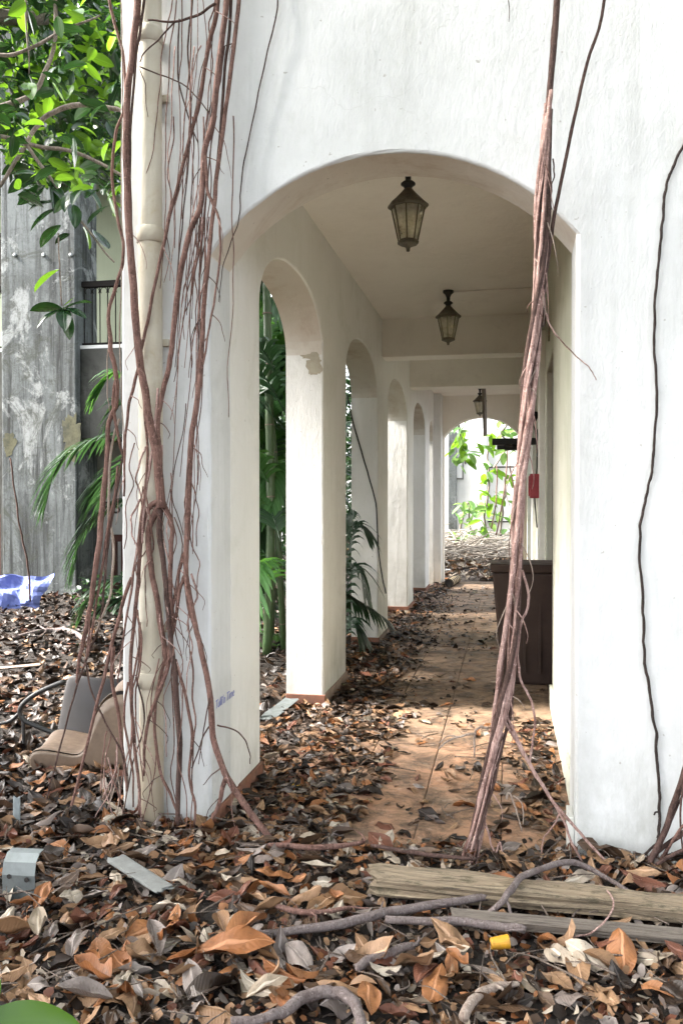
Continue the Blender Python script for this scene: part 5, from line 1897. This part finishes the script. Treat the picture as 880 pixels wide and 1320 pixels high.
# unseen crown above the forecourt, filled with added leaves to dim the front wall
items = []
for _ in range(4600):
    x, y = random.uniform(-5.0, 5.0), random.uniform(-4.0, 3.2)
    if mnoise.noise(Vector((x * 0.7, y * 0.7, 4.2))) < -0.12:
        continue
    z = 5.6 + 1.3 * random.random() + 0.15 * abs(x)
    az, el = random.uniform(0, 2 * math.pi), random.gauss(-0.4, 0.4)
    items.append((random.choice(GREEN_LO), leaf_matrix(Vector((x, y, z)), (math.cos(az) * math.cos(el), math.sin(az) * math.cos(el), math.sin(el)), random.uniform(0.2, 0.32), random.gauss(0, .5)), random.choice([0, 0, 1])))
tag(merge('unseen_shade_crown', items, [M['ficus'], M['ficus_dark']], tree), kind='stuff')
items = []  # unseen leaf mass added left of the frame to block sun on the courtyard
for _ in range(5200):
    v = Vector((random.gauss(0, 1), random.gauss(0, 1), random.gauss(0, 1))).normalized() * random.random() ** 0.42
    lump = 1 + 0.3 * mnoise.noise(v * 2.5)
    p_ = Vector((-7.4, 2.2, 5.6)) + Vector((v.x * 2.5, v.y * 2.6, v.z * 1.5)) * lump
    if p_.x > -4.6 - 0.0 and p_.z < 4.4:
        continue
    az, el = random.uniform(0, 2 * math.pi), random.gauss(-0.4, 0.4)
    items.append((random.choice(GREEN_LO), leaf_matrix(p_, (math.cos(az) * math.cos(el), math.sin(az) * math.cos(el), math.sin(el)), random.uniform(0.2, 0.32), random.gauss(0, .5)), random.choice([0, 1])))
tag(merge('added_shade_crown', items, [M['ficus'], M['ficus_dark']], tree), kind='stuff')
limb('limb', [(-4.9, 2.6, 3.8), (-6.0, 2.3, 4.8), (-7.6, 2.1, 5.6), (-8.8, 2.2, 6.2)], [0.14, 0.11, 0.08, 0.03])
limb('limb', [(-4.6, 2.8, 4.8), (-3.2, 1.6, 5.6), (-1.0, 0.6, 6.0), (1.8, 0.2, 6.2), (3.6, 0.8, 6.4)], [0.13, 0.11, 0.09, 0.07, 0.03])

# one broad green leaf close to the lens at the lower left
q = at_z(45, 1330, 0.22)
gp = empty('low_green_plant', (q.x - 0.1, q.y, 0), 'broad smooth green leaf of a low plant in the bottom left corner', 'plant')
mbase = at_d(-45, 1334, 1.9)
tip = at_d(112, 1330, 1.95)
green_obj('leaf', 2, 'ficus', leaf_matrix(mbase, tip - mbase, (tip - mbase).length, 1.0, 1.0), gp)
tip2 = at_d(2, 1262, 1.98)
green_obj('leaf', 0, 'ficus', leaf_matrix(mbase, tip2 - mbase, (tip2 - mbase).length * 1.0, 0.9, 0.9), gp)
mb = MB()
mb.tube(spline([mbase, mbase + Vector((-0.03, 0.0, -0.2)), (mbase.x - 0.06, mbase.y + 0.02, 0.0)], 4), 0.005, 6)
mb.build('stem', M['cane'], gp, smooth=True)

# ------------------------------------------------------------------ palms
random.seed(3)


def frond(path, ll, parent, mat='palm', n=34, wl=0.027, t0=0.12, droop=0.5, name='frond', rr=0.007):
    sp = spline(path, 8)
    m = len(sp)
    V, F, U = [], [], []

    def add(vs, fs, us):
        b = len(V)
        V.extend(vs)
        F.extend([tuple(i + b for i in f) for f in fs])
        U.extend(us)
    for side in (-1, 1):
        for k in range(n):
            t = t0 + (1 - t0) * (k + random.uniform(-.2, .2)) / n
            f = min(max(t, 0), 0.999) * (m - 1)
            i = int(f)
            p = sp[i].lerp(sp[i + 1], f - i)
            tg = (sp[i + 1] - sp[i]).normalized()
            up = Vector((0, 0, 1)) - tg * tg.z
            up = up.normalized() if up.length > 0.05 else Vector((1, 0, 0))
            sd_ = tg.cross(up).normalized() * side
            a = R(52 - 28 * t) + random.gauss(0, 0.06)
            L_ = ll * (0.45 + 0.75 * math.sin(math.pi * min(1, 0.18 + 0.80 * t))) * random.uniform(0.88, 1.08)
            dr = (sd_ * math.sin(a) + tg * math.cos(a) + up * 0.28).normalized()
            wv = dr.cross(up).normalized()
            vs, us = [], []
            for j in range(5):
                s = j / 4
                c = p + dr * (L_ * s) + Vector((0, 0, -droop * L_ * s * s))
                w = wl * (0.55 + 1.2 * s) * (1 - s) ** 0.6 if s < 1 else 0.0004
                vs += [c + wv * w, c - wv * w]
                us += [(s, 0.2), (s, 0.8)]
            add(vs, [(2 * j, 2 * j + 1, 2 * j + 3, 2 * j + 2) for j in range(4)], us)
    mb = MB()
    mb.tube(sp, lerp_list([rr, rr * 0.7, rr * 0.25], m), 6)
    add([Vector(v) for v in mb.v], [f for f in mb.f], [(0.5, 0.45)] * len(mb.v))
    me = mesh_np('frond', [tuple(v) for v in V], F, U, None, True)
    return link(name, me, parent, M[mat])


def cane_(pts, r, parent):
    sp = spline(pts, 6)
    mb = MB()
    mb.tube(sp, lerp_list([r * 1.15, r, r * 0.8], len(sp)), 10)
    o = mb.build('cane', M['cane'], parent, smooth=True)
    k = 0
    for i in range(2, len(sp) - 1, 3):
        m_ = MB()
        v = (sp[i + 1] - sp[i]).normalized()
        m_.tube([sp[i] - v * 0.006, sp[i] + v * 0.006], r * 1.12, 10)
        m_.build('cane_ring', M['twig'], o)
    return o


def pxp(lst, d):
    return [at_d(x, y, d + (0.12 * i if False else 0)) for i, (x, y) in enumerate(lst)]


base = at_z(196, 800, 0.1)
p1 = empty('palm', (base.x, base.y, 0.1), 'dark green palm arching out from behind the corner pier in front of the grey building', 'palm', 'areca palms in the courtyard')
cane_([base, at_d(192, 700, 8.4), at_d(184, 600, 8.4)], 0.03, p1)
for path, ll, mat in (
        ([(190, 590), (160, 563), (135, 563), (105, 573), (80, 592), (67, 620), (60, 650)], 0.36, 'palm_dark'),
        ([(192, 660), (165, 645), (140, 652), (117, 672), (102, 702), (97, 735)], 0.32, 'palm_dark'),
        ([(192, 640), (165, 606), (142, 612), (124, 628), (117, 652)], 0.34, 'palm_dark'),
        ([(188, 560), (172, 500), (152, 480), (135, 492), (123, 512)], 0.26, 'palm'),
        ([(192, 600), (175, 540), (158, 520), (145, 540)], 0.3, 'palm_dark'),
        ([(192, 760), (160, 745), (130, 755), (108, 785)], 0.34, 'palm_dark'),
        ([(194, 770), (165, 770), (140, 778), (120, 800)], 0.3, 'palm_dark')):
    frond(pxp(path, 8.4), ll, p1, mat, n=24, droop=0.7)
p0 = empty('palm', at_z(215, 760, 0.1), 'tall palm whose bright fronds show between the rubber tree leaves and the corner pier', 'palm', 'areca palms in the courtyard')
cane_([at_z(215, 760, 0.1), at_d(210, 400, 9.6), at_d(200, 190, 9.6)], 0.05, p0)
for path in ([(205, 190), (175, 90), (150, 70), (128, 90), (118, 130)], [(205, 190), (170, 120), (145, 115), (122, 140), (112, 175)], [(205, 180), (180, 40), (150, 10), (120, 20), (100, 55)], [(205, 190), (170, 160), (145, 170), (130, 205)], [(205, 180), (190, 20), (165, -40), (140, -50), (110, -20)]):
    frond(pxp(path, 9.6), 0.5, p0, 'palm', n=32)

base = at_z(344, 850, 0.05)
p2 = empty('palm', (base.x, base.y, 0.05), 'palm clump with upright green canes seen through the first side opening', 'palm', 'areca palms in the courtyard')
cane_([base, at_d(349, 700, 7.6), at_d(347, 520, 7.6), at_d(344, 385, 7.6), at_d(343, 300, 7.6)], 0.038, p2)
cane_([at_z(366, 842, 0.05), at_d(360, 720, 7.9), at_d(352, 560, 7.9), at_d(338, 470, 7.9)], 0.028, p2)
for k in range(85):
    bx_, by_ = random.uniform(325, 372), random.choice([random.uniform(330, 560), random.uniform(520, 800)])
    d_ = 7.6 + random.uniform(-0.4, 1.6)
    b_ = at_d(bx_, by_, d_)
    az = random.uniform(0, 2 * math.pi)
    L_ = random.uniform(0.7, 1.3)
    dv = Vector((math.cos(az), math.sin(az), 0))
    pth = [b_, b_ + dv * L_ * 0.3 + Vector((0, 0, 0.28 * L_)), b_ + dv * L_ * 0.65 + Vector((0, 0, 0.25 * L_)), b_ + dv * L_ + Vector((0, 0, -0.1 * L_))]
    if any(v.x > XLo - 0.25 for v in pth):
        continue
    frond(pth, random.uniform(0.28, 0.45), p2, random.choice(['palm', 'palm_dark', 'palm_dark']), n=22)
base = at_z(462, 800, 0.05)
bxq = Vector((XLo - 0.75, 8.3, 0.05))
p3 = empty('palm', bxq, 'dark drooping palm at the second side opening', 'palm', 'areca palms in the courtyard')
cane_([bxq, bxq + Vector((0.03, 0, 0.7)), bxq + Vector((0.06, 0.05, 1.5))], 0.03, p3)
for pth, ll in (([(440, 800, 8.2), (447, 720, 8.25), (460, 676, 8.4), (476, 688, 8.5)], 0.25), ([(440, 820, 8.1), (450, 745, 8.2), (462, 730, 8.3), (470, 770, 8.3)], 0.28), ([(438, 760, 8.1), (452, 770, 8.2), (478, 785, 8.35), (500, 800, 8.4)], 0.22), ([(436, 790, 8.1), (448, 690, 8.15), (455, 660, 8.2)], 0.3), ([(440, 830, 8.1), (452, 800, 8.2), (460, 810, 8.2), (466, 830, 8.2)], 0.25)):
    frond([at_y(*p_) for p_ in pth], ll, p3, 'palm_dark', n=18, droop=0.9)
for k in range(14):
    az = random.uniform(2.0, 4.6)
    L_ = random.uniform(0.8, 1.4)
    b_ = bxq + Vector((random.uniform(-.3, 0), random.uniform(-.9, .9), random.uniform(0.5, 2.2)))
    dv = Vector((math.cos(az), math.sin(az), 0))
    frond([b_, b_ + dv * L_ * .3 + Vector((0, 0, .3 * L_)), b_ + dv * L_ * .7 + Vector((0, 0, .25 * L_)), b_ + dv * L_ + Vector((0, 0, -.1 * L_))], 0.4, p3, random.choice(['palm', 'palm_dark']), n=20)


def shrub(name, c, rx, rz, n, label, mat, s=(0.12, 0.2), cat='shrub', zc=None, group=None):
    t = empty(name, (c[0], c[1], 0.0), label, cat, group)
    items = []
    zc = zc if zc is not None else rz
    for _ in range(n):
        v = Vector((random.gauss(0, 1), random.gauss(0, 1), random.gauss(0, 1))).normalized() * random.random() ** 0.4
        lump = 1 + 0.35 * mnoise.noise(v * 2.2 + Vector((c[0], c[1], 0)))
        p = Vector((c[0] + v.x * rx * lump, c[1] + v.y * rx * lump, max(0.03, zc + v.z * rz * lump)))
        az, el = math.atan2(v.y, v.x) + random.gauss(0, .8), random.gauss(-0.2, 0.5)
        items.append((random.choice(GREEN_LO), leaf_matrix(p, (math.cos(az) * math.cos(el), math.sin(az) * math.cos(el), math.sin(el)), random.uniform(*s), random.gauss(0, .6)), 0))
    tag(merge('foliage', items, [M[mat]], t), kind='stuff')
    for k in range(4):
        mb = MB()
        a = random.uniform(0, 6.28)
        mb.tube(spline([(c[0], c[1], -0.02), (c[0] + .3 * rx * math.cos(a), c[1] + .3 * rx * math.sin(a), zc * .6), (c[0] + .6 * rx * math.cos(a), c[1] + .6 * rx * math.sin(a), zc + rz * .4)], 4), lerp_list([.03, .02, .008], 9), 6)
        mb.build('stem', M['trunk'], t, smooth=True)
    return t


shrub('shrub', (-3.5, 12.6), 1.6, 2.6, 3000, 'dense dark shrub behind the palms seen through the first side opening', 'ficus_dark', cat='shrub')
shrub('shrub', (-2.75, 10.3), 0.85, 2.0, 2000, 'leafy shrub beside the arcade behind the second pillar', 'palm_dark', (0.10, 0.17))
shrub('shrub', (-3.1, 17.0), 1.1, 2.3, 2200, 'tall leafy shrub farthest along the arcade wall', 'palm_dark', (0.12, 0.2))
shrub('shrub', (-4.1, 10.7), 0.5, 0.35, 260, 'low green tuft at the foot of the courtyard building', 'palm', (0.08, 0.15))
q = at_z(150, 785, 0.15)
shrub('shrub', (q.x, q.y), 0.55, 0.3, 300, 'low weeds growing below the palm left of the corner pier', 'palm_dark', (0.07, 0.13))
q = at_z(348, 838, 0.06)
shrub('seedling', (q.x - 0.02, q.y), 0.14, 0.10, 26, 'pale green seedling beside the first pillar at the side opening', 'pale_plant', (0.06, 0.11), 'seedling', 0.16)
q = at_z(178, 1072, 0.03)
shrub('seedling', (q.x, q.y - 0.02), 0.02, 0.02, 5, 'tiny bright green seedling at the foot of the drain pipe', 'pale_plant', (0.03, 0.045), 'seedling', 0.05)

# ------------------------------------------------------------------ beyond the end arch
fw = empty('far_white_wall', (-1.0, 21.5, 0), 'bright white courtyard wall with posts beyond the end arch', 'wall')
mb = MB()
mb.box(-7.0, 6.0, 21.5, 21.8, -0.2, 3.3)
mb.build('wall_body', M['white'], fw)
for px in (583, 621, 668):
    x = at_y(px, 650, 21.4).x
    mb = MB()
    mb.box(x - 0.10, x + 0.10, 21.36, 21.499, 0, 3.2)
    mb.build('post', M['grey_wall'] if px == 583 else M['inner'], fw, bevel=0.01)
q = at_y(592, 600, 21.45)
mb = MB()
mb.box(q.x - 0.22, q.x + 0.1, 21.47, 21.499, q.z - 0.35, q.z + 0.2)
wf = mb.build('window_frame', M['grey_board'], fw)
mb = MB()
mb.box(q.x - 0.18, q.x + 0.06, 21.462, 21.469, q.z - 0.31, q.z + 0.16)
mb.build('pane', M['pvc_white'], wf)
q = at_y(655, 602, 21.45)
for z in (q.z, q.z - 1.35):
    mb = MB()
    mb.tube([(q.x - 0.5, 21.44, z), (q.x + 0.6, 21.44, z)], 0.02, 6)
    mb.build('wall_wire', M['iron'], fw)

random.seed(8)


def climber(name, pts, d, nl, label, mats, ls, spread, r=2.0, mat='trunk'):
    q0 = at_d(pts[0][0], pts[0][1], d)
    t = empty(name, (q0.x, q0.y, 0.2), label, 'climbing plant' if name != 'shrub' else 'shrub')
    root('stem', pts, [r, r * 0.6], mat, t, d=d, wig=0.04)
    for _ in range(nl):
        i = random.randrange(len(pts) - 1)
        f = random.random()
        x = pts[i][0] + (pts[i + 1][0] - pts[i][0]) * f + random.gauss(0, spread)
        y = pts[i][1] + (pts[i + 1][1] - pts[i][1]) * f + random.gauss(0, spread * 0.7)
        b_ = at_d(x, y, d + random.uniform(-.4, .4))
        az, el = random.uniform(0, 6.28), random.gauss(-0.5, 0.4)
        green_obj('leaf', random.randrange(4), random.choice(mats), leaf_matrix(b_, (math.cos(az) * math.cos(el), math.sin(az) * math.cos(el), math.sin(el)), random.uniform(*ls), random.gauss(0, .5)), t)
    return t


climber('climbing_plant', [(624, 690), (626, 655), (630, 620), (628, 585), (632, 560)], 18.5, 46, 'green vine climbing the middle post beyond the end arch', ['ficus', 'ficus', 'pale_plant'], (0.22, 0.40), 6)
climber('climbing_plant', [(585, 530), (592, 555), (597, 580), (600, 598)], 17.5, 44, 'leafy branch hanging into the top of the end arch on its left', ['pale_plant', 'ficus'], (0.22, 0.38), 8)
climber('climbing_plant', [(655, 525), (652, 548), (645, 560), (660, 572)], 17.5, 34, 'leafy branch hanging into the top of the end arch on its right', ['pale_plant', 'ficus'], (0.2, 0.34), 9)
climber('climbing_plant', [(592, 690), (597, 660), (604, 648), (606, 690)], 19.5, 40, 'pale bush growing at the left of the far white wall', ['pale_plant'], (0.2, 0.36), 8)
climber('climbing_plant', [(645, 690), (648, 650), (650, 634), (652, 600)], 18.8, 22, 'thin sapling growing on the right of the middle post', ['pale_plant', 'ficus'], (0.2, 0.32), 6)
for k, (x0, y0, x1, y1) in enumerate(((638, 690, 655, 570), (632, 680, 640, 600), (657, 600, 664, 680))):
    o = root('bare_stem', [(x0, y0), ((x0 + x1) / 2 + 3, (y0 + y1) / 2), (x1, y1)], [1.2, 0.9], 'root', None, d=18.2, wig=0.03)
    tag(o, ('slanting bare stem beyond the end arch', 'upright bare stem beside the green vine beyond the end arch', 'thin bare stem hanging at the right of the end arch')[k], 'stem')
# slanting dead palm leaf in the far courtyard
a_, b_ = at_d(636, 603, 18.0), at_d(652, 578, 18.0)
rough_beam('broken_board', a_, b_, 0.14, 0.03, M['plank'], 'brown board slanting down in the middle of the end arch view', 'board', nseg=8, amp=0.002, seed=21)
# brush pile
mb = MB()
for _ in range(330):
    x, y = random.gauss(-0.9, 1.1), random.uniform(17.6, 20.2)
    L_ = random.uniform(0.5, 1.7)
    a = random.uniform(-0.5, 0.5) + random.choice([0, 0, math.pi / 2])
    c = Vector((x, y, 0.35 + random.random() * 0.45 * math.exp(-((y - 19) / 1.2) ** 2)))
    dv = Vector((math.cos(a), math.sin(a) * 0.6, random.gauss(0.05, 0.22))) * L_ / 2
    r0 = random.uniform(0.008, 0.022)
    mb.tube(spline([c - dv, c + Vector((random.gauss(0, .08), 0, random.gauss(0, .05))), c + dv], 3), lerp_list([r0, r0 * .8, r0 * .4], 7), 5)
tag(mb.build('brush_pile', M['brush'], None, True), 'heap of dry grey branches on the ground beyond the end arch', 'brush', kind='stuff')
for k, (px, py, w, lab) in enumerate(((612, 722, 0.6, 'white broken sheet lying on the litter past the end arch'), (590, 733, 1.0, 'long pale board lying across the doorway of the end arch'), (634, 705, 0.5, 'small white sheet propped on the brush pile'))):
    q = at_z(px, py, 0.12)
    rough_beam('broken_sheet', (q.x - w / 2, q.y, 0.2 if k != 1 else 0.1), (q.x + w / 2, q.y + 0.15 * (k - 1), 0.3 if k != 1 else 0.1), 0.35, 0.02, M['pvc_white'], lab, 'sheet', nseg=8, amp=0.002, seed=30 + k, ends=0.1)
q, q2 = at_z(634, 702, 0.3), at_z(656, 712, 0.3)
rough_beam('broken_board', (q.x, q.y, 0.42), (q2.x + 0.1, q2.y, 0.34), 0.1, 0.05, M['plank'], 'brown board end sticking out behind the dark bin', 'board', nseg=8, amp=0.002, seed=41)

bpy.context.view_layer.update()
